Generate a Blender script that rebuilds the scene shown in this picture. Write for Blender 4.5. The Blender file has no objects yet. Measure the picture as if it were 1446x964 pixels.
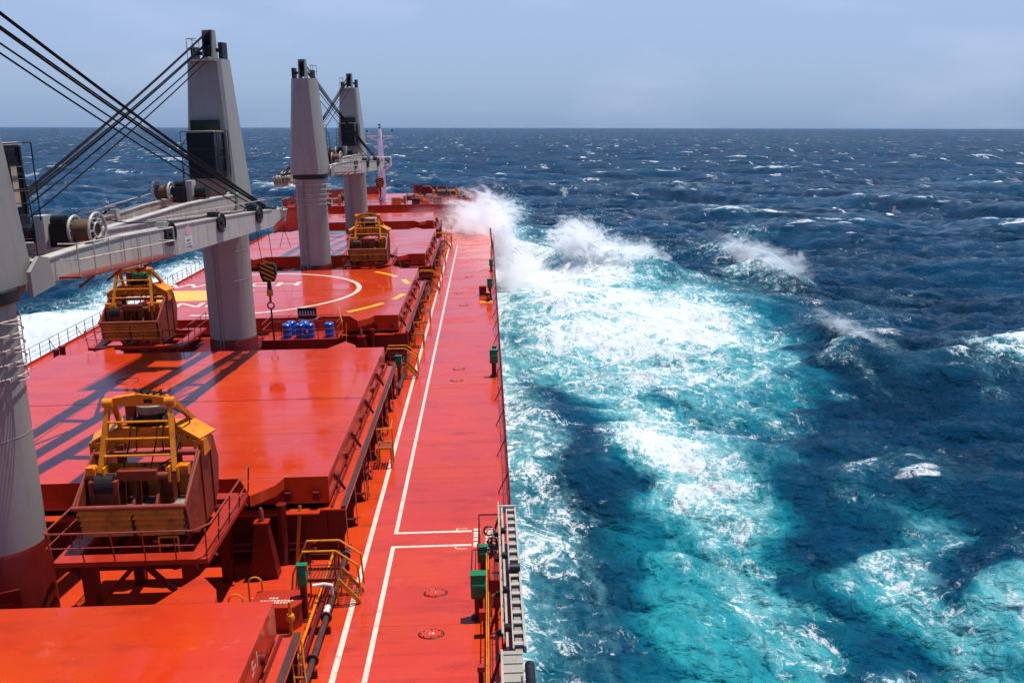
import bpy, math, random
import numpy as np
from mathutils import Vector, Matrix
random.seed(7); rng = np.random.default_rng(11)
SC = bpy.context.scene
COL = SC.collection
PI = math.pi

# ------------------------------------------------------------------ camera, sky, sun, exposure
# world: z up, sea at SEA_Z.  ship frame: x to starboard, y forward, z up, origin on the centreline of the main deck
SEA_Z = -6.5
CAM = Vector((15.46, 0.0, 16.0))
def nz(a): return a/np.linalg.norm(a)
_f = 1360.0
_F = np.array([-38., -319., _f]); _v = np.array([115., (_f*_f-38.*115.)/319., _f])
_Fs = nz(_F); _Us = -nz(_v); _Xs = np.cross(_Us, -_Fs)
if _Xs[0] < 0: _Xs = -_Xs
_n = nz(np.cross(np.array([-723., -303.5, _f]), np.array([723., -301., _f])))
_Uw = _n if _n[1] < 0 else -_n
_Xw = nz(np.cross(_Fs, _Uw)); _Xw = _Xw if _Xw[0] > 0 else -_Xw
_Yw = nz(_Fs-np.dot(_Fs, _Uw)*_Uw)
SM = np.array([_Xs, _Fs, _Us]); WM = np.array([_Xw, _Yw, _Uw])
RSHIP = Matrix((WM @ SM.T).tolist()).to_4x4()          # the ship rolls and pitches a little against the horizon
SHIP = Matrix.Translation(CAM) @ RSHIP @ Matrix.Translation(-CAM)
cam = bpy.data.cameras.new('camera'); camo = bpy.data.objects.new('camera', cam); COL.objects.link(camo)
cm = Matrix((tuple(WM[:, 0]), tuple(-WM[:, 1]), tuple(-WM[:, 2]))).transposed().to_4x4(); cm.translation = CAM
camo.matrix_world = cm
cam.sensor_width = 36.0; cam.lens = _f/1446*36; cam.clip_start = 0.5; cam.clip_end = 60000
SC.camera = camo

SUN_EL, SUN_AZ = math.radians(77), math.radians(58)     # azimuth from straight ahead, plus is to starboard
w = bpy.data.worlds.new('World'); SC.world = w; w.use_nodes = True
wn, wl = w.node_tree.nodes, w.node_tree.links
bg = wn['Background']; sky = wn.new('ShaderNodeTexSky'); sky.sky_type = 'NISHITA'; sky.sun_disc = False
sky.sun_elevation = SUN_EL; sky.sun_rotation = SUN_AZ; sky.air_density = 1.3; sky.dust_density = 0.6; sky.ozone_density = 3.0; sky.altitude = 0
# a band of sea haze and very faint thin cloud over the whole sky, the same in every direction round the horizon
tc = wn.new('ShaderNodeTexCoord'); sp = wn.new('ShaderNodeSeparateXYZ'); wl.new(tc.outputs['Generated'], sp.inputs[0])
mr = wn.new('ShaderNodeMapRange'); mr.inputs['From Min'].default_value = 0.0; mr.inputs['From Max'].default_value = 1.0
wl.new(sp.outputs[2], mr.inputs[0])
cr = wn.new('ShaderNodeValToRGB'); wl.new(mr.outputs[0], cr.inputs[0])
e = cr.color_ramp.elements
e[0].position = 0.0; e[0].color = (0.160, 0.262, 0.445, 1)
e[1].position = 1.0; e[1].color = (0.030, 0.085, 0.29, 1)
for p, c in ((0.012, (0.175, 0.280, 0.470, 1)), (0.045, (0.228, 0.328, 0.520, 1)), (0.085, (0.255, 0.350, 0.565, 1)), (0.14, (0.292, 0.378, 0.588, 1)), (0.22, (0.19, 0.30, 0.57, 1)), (0.42, (0.075, 0.155, 0.40, 1))):
    q = e.new(p); q.color = c
nt = wn.new('ShaderNodeTexNoise'); nt.inputs['Scale'].default_value = 5.5; nt.inputs['Detail'].default_value = 4
mp = wn.new('ShaderNodeMapping'); mp.inputs['Scale'].default_value = (1, 1, 3.0); wl.new(tc.outputs['Generated'], mp.inputs[0]); wl.new(mp.outputs[0], nt.inputs[0])
nr = wn.new('ShaderNodeMapRange'); nr.inputs['From Min'].default_value = 0.5; nr.inputs['From Max'].default_value = 0.85; nr.inputs['To Max'].default_value = 0.3
wl.new(nt.outputs['Fac'], nr.inputs[0])
mx = wn.new('ShaderNodeMix'); mx.data_type = 'RGBA'; mx.inputs[7].default_value = (0.52, 0.56, 0.80, 1)
wl.new(nr.outputs[0], mx.inputs[0]); wl.new(cr.outputs[0], mx.inputs[6])
# the haze veils the clear sky: mostly the haze colours, some of the clear sky's own gradient
sc_ = wn.new('ShaderNodeVectorMath'); sc_.operation = 'SCALE'; sc_.inputs[3].default_value = 0.12; wl.new(sky.outputs[0], sc_.inputs[0])
m2 = wn.new('ShaderNodeMix'); m2.data_type = 'RGBA'; m2.inputs[0].default_value = 0.9
wl.new(sc_.outputs[0], m2.inputs[6]); wl.new(mx.outputs[2], m2.inputs[7]); wl.new(m2.outputs[2], bg.inputs[0])
bg.inputs[1].default_value = 1.07
sl = bpy.data.lights.new('sun', 'SUN'); sl.energy = 5.0; sl.angle = math.radians(0.5); sl.color = (1.0, 0.955, 0.88)
so = bpy.data.objects.new('sun', sl); COL.objects.link(so)
sd = Vector((math.sin(SUN_AZ)*math.cos(SUN_EL), math.cos(SUN_AZ)*math.cos(SUN_EL), math.sin(SUN_EL)))
so.rotation_euler = sd.to_track_quat('Z', 'Y').to_euler(); so.location = (0, 0, 60)
SC.view_settings.view_transform = 'Standard'; SC.view_settings.look = 'None'; SC.view_settings.exposure = 0.32; SC.view_settings.gamma = 1.0
SC.view_settings.use_curve_mapping = False
SC.cycles.volume_bounces = 12; SC.cycles.max_bounces = 14; SC.cycles.volume_step_rate = 0.35; SC.cycles.volume_max_steps = 256

# ------------------------------------------------------------------ helpers
class MB:
    def __init__(s): s.v = []; s.f = []
    def add(s, vs, fs):
        o = len(s.v); s.v += [tuple(v) for v in vs]; s.f += [tuple(i+o for i in f) for f in fs]; return s
    def box(s, x0, x1, y0, y1, z0, z1):
        return s.add([(x0,y0,z0),(x1,y0,z0),(x1,y1,z0),(x0,y1,z0),(x0,y0,z1),(x1,y0,z1),(x1,y1,z1),(x0,y1,z1)],
                     [(0,3,2,1),(4,5,6,7),(0,1,5,4),(1,2,6,5),(2,3,7,6),(3,0,4,7)])
    def beam(s, p, q, w, h, w2=None, h2=None, up=(0,0,1)):
        p = Vector(p); q = Vector(q); d = (q-p).normalized(); u = Vector(up)
        if abs(d.dot(u)) > 0.98: u = Vector((0,1,0))
        r = d.cross(u).normalized(); u = r.cross(d)
        w2 = w if w2 is None else w2; h2 = h if h2 is None else h2
        vs = [c + r*a*ww/2 + u*b*hh/2 for c, ww, hh in ((p,w,h),(q,w2,h2)) for a, b in ((-1,-1),(1,-1),(1,1),(-1,1))]
        return s.add(vs, [(0,1,2,3),(7,6,5,4),(0,4,5,1),(1,5,6,2),(2,6,7,3),(3,7,4,0)])
    def tube(s, p, q, r, n=8, r2=None, cap=True):
        p = Vector(p); q = Vector(q); d = (q-p).normalized(); u = Vector((0,0,1)) if abs(d.z) < 0.9 else Vector((1,0,0))
        a = d.cross(u).normalized(); b = a.cross(d); r2 = r if r2 is None else r2
        vs = [c + (a*math.cos(t)+b*math.sin(t))*rr for c, rr in ((p,r),(q,r2)) for t in [2*PI*i/n for i in range(n)]]
        fs = [(i, n+i, n+(i+1)%n, (i+1)%n) for i in range(n)]
        if cap: fs += [tuple(range(n)), tuple(reversed(range(n, 2*n)))]
        return s.add(vs, fs)
    def path(s, pts, r, n=6):
        for a, b in zip(pts, pts[1:]): s.tube(a, b, r, n)
        return s
    def prism(s, pts, axis, a, b):
        """polygon pts in the plane across `axis`, extruded from a to b"""
        def P(u, v, t): return {'x': (t,u,v), 'y': (u,t,v), 'z': (u,v,t)}[axis]
        n = len(pts); vs = [P(u,v,a) for u,v in pts]+[P(u,v,b) for u,v in pts]
        fs = [tuple(reversed(range(n))), tuple(range(n, 2*n))]+[(i,(i+1)%n,n+(i+1)%n,n+i) for i in range(n)]
        return s.add(vs, fs)
    def lathe(s, prof, c=(0,0,0), n=24, axis='z'):
        cx, cy, cz = c; vs = []
        for r, z in prof:
            for i in range(n):
                t = 2*PI*i/n; a, b = r*math.cos(t), r*math.sin(t)
                vs.append({'z': (cx+a,cy+b,cz+z), 'x': (cx+z,cy+a,cz+b), 'y': (cx+a,cy+z,cz+b)}[axis])
        fs = [(k*n+i, k*n+(i+1)%n, (k+1)*n+(i+1)%n, (k+1)*n+i) for k in range(len(prof)-1) for i in range(n)]
        fs += [tuple(reversed(range(n))), tuple(range((len(prof)-1)*n, len(prof)*n))]
        return s.add(vs, fs)
    def ring(s, c, R, r, n=20, m=6, axis='z', a0=0, a1=2*PI):
        full = abs(a1-a0-2*PI) < 1e-6; k = n if full else n+1; vs = []
        for i in range(k):
            t = a0+(a1-a0)*i/n
            for j in range(m):
                p = 2*PI*j/m; rr = R+r*math.cos(p); a, b, h = rr*math.cos(t), rr*math.sin(t), r*math.sin(p)
                o = {'z': (a,b,h), 'x': (h,a,b), 'y': (a,h,b)}[axis]; vs.append((c[0]+o[0], c[1]+o[1], c[2]+o[2]))
        fs = [(i*m+j, ((i+1)%k)*m+j, ((i+1)%k)*m+(j+1)%m, i*m+(j+1)%m) for i in range(n) for j in range(m)]
        return s.add(vs, fs)
    def rot(s, ang, c=(0,0)):
        ca, sa = math.cos(ang), math.sin(ang)
        s.v = [(c[0]+(x-c[0])*ca-(y-c[1])*sa, c[1]+(x-c[0])*sa+(y-c[1])*ca, z) for x, y, z in s.v]; return s
    def build(s, name, mat, parent=None, loc=(0,0,0), smooth=True, bevel=0):
        me = bpy.data.meshes.new(name); me.from_pydata(s.v, [], s.f)
        import bmesh
        bm = bmesh.new(); bm.from_mesh(me); bmesh.ops.recalc_face_normals(bm, faces=bm.faces); bm.to_mesh(me); bm.free()
        me.materials.append(mat); me.update()
        if smooth:
            me.shade_smooth(); me.set_sharp_from_angle(angle=math.radians(35))
        o = bpy.data.objects.new(name, me); COL.objects.link(o); o.location = loc
        if parent is not None: o.parent = parent
        if bevel:
            b = o.modifiers.new('bevel', 'BEVEL'); b.width = bevel; b.segments = 2; b.limit_method = 'ANGLE'
        return o
SHIPTHINGS = []
def thing(name, label, cat, loc=(0,0,0), group=None):
    o = bpy.data.objects.new(name, None); COL.objects.link(o); o.location = loc; o.empty_display_size = 0.3
    o['label'] = label; o['category'] = cat
    if group: o['group'] = group
    SHIPTHINGS.append(o); return o
def tag(o, label, cat, group=None):
    o['label'] = label; o['category'] = cat
    if group: o['group'] = group
    SHIPTHINGS.append(o); return o
def struct(o): o['kind'] = 'structure'; SHIPTHINGS.append(o); return o
def kids(o): return [c for c in KID.get(o.name, [])]
KID = {}
def dup(root, loc, label=None, group=None, rz=None):
    ch = {}
    for o in COL.objects:
        if o.parent: ch.setdefault(o.parent.name, []).append(o)
    r = root.copy(); COL.objects.link(r); r.location = loc
    if label: r['label'] = label
    if group: r['group'] = group
    if rz is not None: r.rotation_euler = (0,0,rz)
    for c0 in ch.get(root.name, []):
        c = c0.copy(); COL.objects.link(c); c.parent = r
        for d0 in ch.get(c0.name, []):
            d = d0.copy(); COL.objects.link(d); d.parent = c
    SHIPTHINGS.append(r); return r

def node(nt, t, **k):
    n = nt.nodes.new(t)
    for a, b in k.items(): setattr(n, a, b)
    return n
def setin(n, **k):
    for a, b in k.items(): n.inputs[a.replace('_', ' ')].default_value = b
def paint(name, col, rough=0.4, var=0.12, stain=None, stain_amt=0.0, bump=0.15, scale=1.0, metal=0.0, rvar=0.1, streak=False, spec=0.3):
    m = bpy.data.materials.new(name); m.use_nodes = True; nt = m.node_tree; L = nt.links
    b = nt.nodes['Principled BSDF']; b.inputs['Metallic'].default_value = metal; b.inputs['Specular IOR Level'].default_value = spec
    tc = node(nt, 'ShaderNodeTexCoord'); mp = node(nt, 'ShaderNodeMapping'); L.new(tc.outputs['Object'], mp.inputs[0])
    n1 = node(nt, 'ShaderNodeTexNoise'); setin(n1, Scale=0.7*scale, Detail=6.0, Roughness=0.6); L.new(mp.outputs[0], n1.inputs[0])
    hs = node(nt, 'ShaderNodeMapRange'); setin(hs, From_Min=0.3, From_Max=0.7, To_Min=1-var, To_Max=1+var); L.new(n1.outputs[0], hs.inputs[0])
    mul = node(nt, 'ShaderNodeVectorMath', operation='SCALE'); mul.inputs[0].default_value = col; L.new(hs.outputs[0], mul.inputs[3])
    out = mul.outputs[0]
    if stain is not None:
        n2 = node(nt, 'ShaderNodeTexNoise'); setin(n2, Scale=1.6*scale, Detail=9.0, Roughness=0.72)
        mp2 = node(nt, 'ShaderNodeMapping'); L.new(tc.outputs['Object'], mp2.inputs[0])
        if streak: mp2.inputs['Scale'].default_value = (3.0, 3.0, 0.35)
        L.new(mp2.outputs[0], n2.inputs[0])
        r = node(nt, 'ShaderNodeMapRange'); setin(r, From_Min=0.52, From_Max=0.66, To_Max=stain_amt); L.new(n2.outputs[0], r.inputs[0])
        mx = node(nt, 'ShaderNodeMix', data_type='RGBA'); L.new(r.outputs[0], mx.inputs[0]); L.new(out, mx.inputs[6]); mx.inputs[7].default_value = (*stain, 1)
        out = mx.outputs[2]
    L.new(out, b.inputs['Base Color'])
    rr = node(nt, 'ShaderNodeMapRange'); setin(rr, From_Min=0.3, From_Max=0.7, To_Min=max(0.02, rough-rvar), To_Max=rough+rvar); L.new(n1.outputs[0], rr.inputs[0]); L.new(rr.outputs[0], b.inputs['Roughness'])
    if bump:
        n3 = node(nt, 'ShaderNodeTexNoise'); setin(n3, Scale=14*scale, Detail=4.0); L.new(mp.outputs[0], n3.inputs[0])
        bp = node(nt, 'ShaderNodeBump'); setin(bp, Strength=bump, Distance=0.01); L.new(n3.outputs[0], bp.inputs['Height']); L.new(bp.outputs[0], b.inputs['Normal'])
    return m
def wet_red(name, col, rough, waves=0.004, seams=None, dark=0.35, warm=(0.49,0.045,0.003)):
    """wet glossy red paint on big plates: slight plate waviness, worn darker scuffs, warmer patches, uneven gloss"""
    m = bpy.data.materials.new(name); m.use_nodes = True; nt = m.node_tree; L = nt.links
    b = nt.nodes['Principled BSDF']
    tc = node(nt, 'ShaderNodeTexCoord')
    def noise(sc, det, vec=(1,1,1), ro=0.55, dist=0.0):
        mp = node(nt, 'ShaderNodeMapping'); mp.inputs['Scale'].default_value = vec; L.new(tc.outputs['Object'], mp.inputs[0])
        n = node(nt, 'ShaderNodeTexNoise'); setin(n, Scale=sc, Detail=det, Roughness=ro, Distortion=dist); L.new(mp.outputs[0], n.inputs[0]); return n.outputs[0]
    def rng_(o, a, b_, c=0.0, d=1.0):
        r = node(nt, 'ShaderNodeMapRange'); setin(r, From_Min=a, From_Max=b_, To_Min=c, To_Max=d); L.new(o, r.inputs[0]); return r.outputs[0]
    def mix(f, a, b_):
        x = node(nt, 'ShaderNodeMix', data_type='RGBA')
        L.new(f, x.inputs[0])
        if isinstance(a, tuple): x.inputs[6].default_value = (*a, 1)
        else: L.new(a, x.inputs[6])
        if isinstance(b_, tuple): x.inputs[7].default_value = (*b_, 1)
        else: L.new(b_, x.inputs[7])
        return x.outputs[2]
    c = mix(rng_(noise(0.22, 5, (1,1,1), 0.6), 0.42, 0.62), col, warm)
    c = mix(rng_(noise(0.9, 8, (0.35,1,1), 0.7), 0.54, 0.68, 0, dark), c, (0.16,0.012,0.008))          # scuffs across the plates
    c = mix(rng_(noise(1.0, 6, (0.10,2.6,1), 0.65, 0.15), 0.54, 0.66, 0, dark*0.5), c, (0.20,0.010,0.006))      # long scrapes athwart
    c = mix(rng_(noise(0.10, 4, (1,0.8,1), 0.5), 0.50, 0.66, 0, 0.35), c, (0.30,0.020,0.012))       # older, duller coats
    c = mix(rng_(noise(5.0, 6, (1,1,1), 0.75), 0.63, 0.70, 0, 0.8), c, (0.05,0.006,0.005))      # chips and dark dots
    c = mix(rng_(noise(1.3, 7, (1,1,1), 0.7, 0.6), 0.60, 0.72, 0, 0.30), c, (0.50,0.16,0.11))      # salt and chafed paint
    L.new(c, b.inputs['Base Color'])
    ro = node(nt, 'ShaderNodeMath', operation='ADD'); ro.inputs[1].default_value = rough
    L.new(rng_(noise(0.35, 7, (0.5,1,1), 0.65), 0.40, 0.62, -0.06, 0.20), ro.inputs[0]); L.new(ro.outputs[0], b.inputs['Roughness'])
    b.inputs['IOR'].default_value = 1.5
    bp = node(nt, 'ShaderNodeBump'); setin(bp, Strength=1.0, Distance=waves); L.new(noise(0.55, 2, (1,1,1), 0.4), bp.inputs['Height'])
    b2 = node(nt, 'ShaderNodeBump'); setin(b2, Strength=0.35, Distance=0.002); L.new(noise(9, 5), b2.inputs['Height']); L.new(bp.outputs[0], b2.inputs['Normal'])
    L.new(b2.outputs[0], b.inputs['Normal'])
    return m
RED = (0.47, 0.031, 0.006)
M_deck = wet_red('wet_red_deck_paint', (0.47,0.037,0.013), 0.13, 0.010, dark=0.55)
M_hatch = wet_red('wet_red_hatch_paint', RED, 0.10, 0.008, dark=0.4)
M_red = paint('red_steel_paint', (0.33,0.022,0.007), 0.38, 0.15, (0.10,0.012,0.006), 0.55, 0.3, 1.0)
M_dred = paint('shaded_dark_red_paint', (0.115,0.006,0.004), 0.42, 0.2, (0.05,0.01,0.006), 0.6, 0.3, 1.3)  # dark red, lowered further so that some shade is put into the colour
M_grey = paint('crane_grey_paint', (0.268,0.258,0.232), 0.45, 0.07, (0.15,0.11,0.08), 0.4, 0.12, 0.6, streak=True, spec=0.3)
M_beige = paint('jib_pale_paint', (0.42,0.405,0.35), 0.42, 0.08, (0.20,0.09,0.04), 0.65, 0.12, 0.8, streak=True, spec=0.3)
M_black = paint('black_greased_steel', (0.008,0.008,0.009), 0.45, 0.3, (0.06,0.03,0.015), 0.4, 0.3, 3.0)
M_rope = paint('dark_wire_rope', (0.010,0.009,0.010), 0.9, 0.1, None, 0, 0.0, 4.0, spec=0.1)
M_orange = paint('worn_orange_paint', (0.62,0.170,0.004), 0.42, 0.15, (0.10,0.03,0.01), 0.8, 0.35, 1.6)
M_yellow = paint('bright_yellow_paint', (0.64,0.215,0.006), 0.4, 0.1, (0.14,0.05,0.015), 0.6, 0.3, 2.0)
M_rust = paint('rusty_red_plate', (0.19,0.026,0.009), 0.5, 0.25, (0.04,0.014,0.008), 0.9, 0.4, 1.4)
M_pinkp = paint('faded_red_pipe', (0.24,0.045,0.028), 0.45, 0.15, (0.15,0.03,0.02), 0.6, 0.3, 2.0)
M_white = paint('white_line_paint', (0.56,0.50,0.40), 0.3, 0.10, (0.36,0.06,0.03), 0.8, 0.1, 3.0)
M_yline = paint('yellow_line_paint', (0.75,0.42,0.01), 0.25, 0.06, (0.5,0.1,0.03), 0.4, 0.1, 1.5)
M_green = paint('green_vent_paint', (0.012,0.15,0.055), 0.22, 0.1, (0.01,0.03,0.02), 0.4, 0.1, 2.0)
M_alu = paint('weathered_aluminium', (0.40,0.37,0.32), 0.4, 0.1, (0.25,0.20,0.15), 0.5, 0.2, 2.5, metal=0.25)
M_glass = paint('dark_cab_glass', (0.008,0.011,0.012), 0.10, 0.1, None, 0, 0.0, 1.0, spec=0.25)
M_blue = paint('blue_drum_plastic', (0.012,0.10,0.46), 0.32, 0.08, (0.01,0.05,0.2), 0.3, 0.05, 2.0)
M_tarp = paint('green_tarp', (0.02,0.16,0.07), 0.6, 0.3, (0.01,0.05,0.03), 0.6, 0.6, 3.0)
M_greym = paint('grey_lid_metal', (0.22,0.20,0.17), 0.5, 0.15, (0.08,0.05,0.03), 0.6, 0.3, 2.0)
M_mast = paint('mast_white_paint', (0.82,0.84,0.82), 0.45, 0.06, (0.35,0.18,0.12), 0.4, 0.1, 1.0)
M_hose = paint('brown_rubber_strip', (0.055,0.025,0.020), 0.4, 0.2, (0.14,0.05,0.03), 0.6, 0.3, 2.0)
M_sign = paint('sign_white', (0.60,0.57,0.52), 0.5, 0.04, None, 0, 0, 1)
M_pink = paint('faded_sign_pink', (0.62,0.36,0.36), 0.5, 0.08, None, 0, 0, 3)
M_coil = paint('brown_wire_coil', (0.10,0.055,0.030), 0.6, 0.2, (0.03,0.02,0.012), 0.8, 0.5, 6.0)
M_tan = paint('tan_cab_interior', (0.42,0.32,0.22), 0.6, 0.1, None, 0, 0, 3)

def text(name, body, size, loc, rot, mat, parent, extr=0.003, sx=1.0):
    cu = bpy.data.curves.new(name, 'FONT'); cu.body = body; cu.size = size; cu.extrude = extr; cu.align_x = 'CENTER'; cu.align_y = 'CENTER'
    cu.offset = size*0.015
    me0 = bpy.data.objects.new(name+'_tmp', cu); COL.objects.link(me0)
    dg = bpy.context.evaluated_depsgraph_get(); me = bpy.data.meshes.new_from_object(me0.evaluated_get(dg))
    bpy.data.objects.remove(me0); me.materials.clear(); me.materials.append(mat)
    o = bpy.data.objects.new(name, me); COL.objects.link(o); o.location = loc; o.rotation_euler = rot; o.scale = (sx,1,1)
    if parent is not None: o.parent = parent
    return o
# ------------------------------------------------------------------ the sea
# survey of the disturbed water on the starboard side: rows by 22.5/distance ahead of the bridge, columns by bearing from the bridge wing
FOAM = '''8740000000000000000000000000000000
9840242000001111000001100110111111
9863676421122443100001100100011111
9986899853133566310010010000000000
9998689986202467630000121000000000
9889899876443334551001221000000000
9768999887776433343211221000000000
8657999999998653124322232100000000
8756799999999986431245310111100000
9645688888888876541256310012334444
9633578888877766652146310002568888
9731267778877665542123420002578888
8752136787645555433212111112233333
8753225787533444433211111112100000
7765214788643333443212211111000000
7766422478876532332111321111000000
8766521357888754321111222111100000
8766521136788876321111233212111111
8766421124577777631111233222111111
8766432113456666532111234232111111
8766432112344565432112234333211111
8766542111233455532112234443211111
8766543111233355543111224554211111
8766543211223345554211124555421111
8755543211122345554311123555432222
8755543211122344555421123456543222
8755544211222334455542112345554333
8755543211222233455543112344455444
8755543211122233345543212234445555
8755443211112223335553212232344555
8754443211112222334554223432234455
8754433211112222234554235632222344
8754433211121122224444224542222233
8754433211121122223444223543212233
8754433211121122223444223543212223
8754433211121122223444323543212223'''
AQUA = '''0000000000000000000000000000000000
4430000000000000000000000000000000
6653222100000011000000000000000000
7666566421000122100000000000000000
6678788864200122310000000000000000
5678899987544322210000000000000000
5568899998876543210000000000000000
4568999999998765321011010000000000
5557999999999987642111000000000000
5556899999999998753111000000011111
5545889999999988764211000000012222
5544789999998888754210000000123333
5543358999866777753100000000011111
5543136999864566653100000000000000
4443125799864445553211110000000000
4443212589987654443211111000000000
4443211369999875543111111000000000
4443211258999997653101122110000000
4433211137999998764211112210000000
4433222237999999874111122220000000
4433223336899999874111223321000000
4433223455899999974122344431000000
4433223455899999974122345542100000
4433222345899999986212346654200000
4433222235899999998422356766431000
4433222234799999999632346777552111
4433222234789999999852125677765444
4433222245689999999964213567777666
4433222245689999999985212346788888
4433222235678999999986312334678988
4433222234578999999997422234567888
4433222234567999999998532233456677
4433222234567899999999532233455666
4433222234567899999999632233455666
4433222234567899999999632233455666
4433222234567899999999632233455666'''

def table(s): return np.array([[int(c) for c in r] for r in s.split('\n')], float)/9.0
def lookup(T, x, y):
    q = (22.5/np.maximum(y, 1.0)-0.078)/(0.66-0.078)*35; p = (x-15.46)/np.maximum(y, 1.0)/0.64*33
    ins = np.clip(1-np.maximum(0, -q)*1.0, 0, 1)*np.clip(1+np.minimum(0, p)/1.0, 0, 1)
    q = np.clip(q, 0, 34.999); p = np.clip(p, 0, 32.999); j = q.astype(int); i = p.astype(int); a = p-i; b = q-j
    a = a*a*(3-2*a); b = b*b*(3-2*b)
    return ((T[j,i]*(1-a)+T[j,i+1]*a)*(1-b)+(T[j+1,i]*(1-a)+T[j+1,i+1]*a)*b)*ins
def ocean_tile(N, Lm, lo, hi, peak, wind, hs, seed, chop=0.8):
    r = np.random.default_rng(seed); k1 = 2*PI*np.fft.fftfreq(N, Lm/N); kx, ky = np.meshgrid(k1, k1, indexing='ij')
    k = np.hypot(kx, ky); k[0,0] = 1e-9
    lam = 2*PI/k; kp = 2*PI/peak
    S = np.exp(-1.25*(kp/k)**2)/k**3.4*np.exp(3.0*(np.cos(np.arctan2(ky, kx)-wind)-1)*np.clip(1.2*lam/peak+.15, .15, 1))
    S *= (lam > lo)*(lam < hi); S[0,0] = 0
    h = np.sqrt(S)*(r.normal(size=(N,N))+1j*r.normal(size=(N,N)))
    H = np.real(np.fft.ifft2(h)); s = hs/4/H.std()
    H *= s; Dx = np.real(np.fft.ifft2(-1j*kx/k*h))*s*chop; Dy = np.real(np.fft.ifft2(-1j*ky/k*h))*s*chop
    return H, Dx, Dy, Lm
def tsample(G, Lm, x, y):
    N = G.shape[0]; u = (x/Lm*N) % N; v = (y/Lm*N) % N; i = u.astype(int) % N; j = v.astype(int) % N; a = u-np.floor(u); b = v-np.floor(v)
    i1 = (i+1) % N; j1 = (j+1) % N
    return (G[i,j]*(1-a)+G[i1,j]*a)*(1-b)+(G[i,j1]*(1-a)+G[i1,j1]*a)*b
WIND = math.radians(-118)
T1 = ocean_tile(512, 640, 26, 400, 105, WIND, 3.6, 3, 1.0)
T2 = ocean_tile(512, 211, 3.5, 26, 20, WIND+0.25, 1.35, 5, 1.0)
T3 = ocean_tile(512, 47, 0.5, 3.5, 3.2, WIND-0.2, 0.26, 8, 0.8)
def ridge(x, y, pts, width, h):
    """a breaking crest along a line of world points, steep on the side it runs towards"""
    out = np.zeros_like(x); P = np.array(pts, float)
    for (x0, y0, a0), (x1, y1, a1) in zip(P[:-1], P[1:]):
        dx, dy = x1-x0, y1-y0; t = np.clip(((x-x0)*dx+(y-y0)*dy)/(dx*dx+dy*dy), 0, 1)
        d = np.hypot(x-x0-t*dx, y-y0-t*dy); out = np.maximum(out, (a0+(a1-a0)*t)*np.exp(-(d/width)**2))
    return out*h
CRESTS = [([(19,176,.3),(25,160,.45),(28,154,.8),(31,151.5,.95),(34,150,.78),(37,149,.80),(41,147,.62),(45,144,.25),(48,141,.05)], 4.2, 4.4), ([(54,186,.3),(56,176,.8),(60,160,1),(59.5,142,.8),(58.6,127,.3)], 4.2, 3.0),
          ([(54.5,108,.5),(53,97,1),(52,87,.4)], 2.6, 2.0), ([(90,100,.6),(72,93,1),(61,86,.5)], 3.2, 1.6)]
NR, NC = 900, 860
s = np.linspace(0, 1, NR)**1.5
vv = 1/26000 + (1/24.0-1/26000)*s                       # rows
tt = np.linspace(-0.80, 0.80, NC)
VV, TT = np.meshgrid(vv, tt, indexing='ij')
Y = 1/VV; X = 15.46+TT*Y
dy = np.abs(np.gradient(Y, axis=0)); dsp = np.maximum(dy, Y*1.6/NC)
def lod(lam): return np.exp(-(dsp/lam*1.3)**2)
Z = np.zeros_like(X); PX = X.copy(); PY = Y.copy(); crest = np.zeros_like(X)
for (H, Dx, Dy, Lm), lam in ((T1, 75), (T2, 12), (T3, 1.6)):
    a = lod(lam); hh = tsample(H, Lm, X, Y)*a; Z += hh; PX += tsample(Dx, Lm, X, Y)*a; PY += tsample(Dy, Lm, X, Y)*a
    if lam > 5: crest += hh/H.std()*(0.6 if lam > 20 else 0.45)
# the edges of the disturbed water wander with the waves
wx = 1.5*tsample(T2[0], 211, X, Y)/0.34+0.9*tsample(T1[0], 640, X*3.1, Y*3.1)/0.78; wy = 2.2*tsample(T2[0], 211, Y+50, X+20)/0.34+1.4*tsample(T1[0], 640, Y*2.7, X*2.7)/0.78
fw = np.clip((X-16.5)/8, 0.1, 1)
foam = lookup(table(FOAM), X+.65*wx*fw, Y+.65*wy*fw); aqua = lookup(table(AQUA), X+wx*fw*.7+.5*np.sin(Y*.35), Y+wy*.7*fw)
foam = foam*np.where(Y < 140, 0.90, 1.0)
near = np.clip((16.4+9-X)/9, 0, 1)*(X > 0)*(Y < 170)
Z *= 1-0.55*near*np.clip(foam*1.4, 0, 1)                # the hull flattens the water beside it
torn = np.abs(tsample(T3[0], 47, X*.33, Y*.33))/0.05; torn2 = tsample(T3[0], 47, X, Y)/0.05
for k, (pts, wd, h) in enumerate(CRESTS):
    r_ = ridge(X, Y, pts, wd, 1.0); Z += h*r_*(1+0.08*torn*r_-.06)+0.09*torn2*r_*(h > 1.8)
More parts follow.
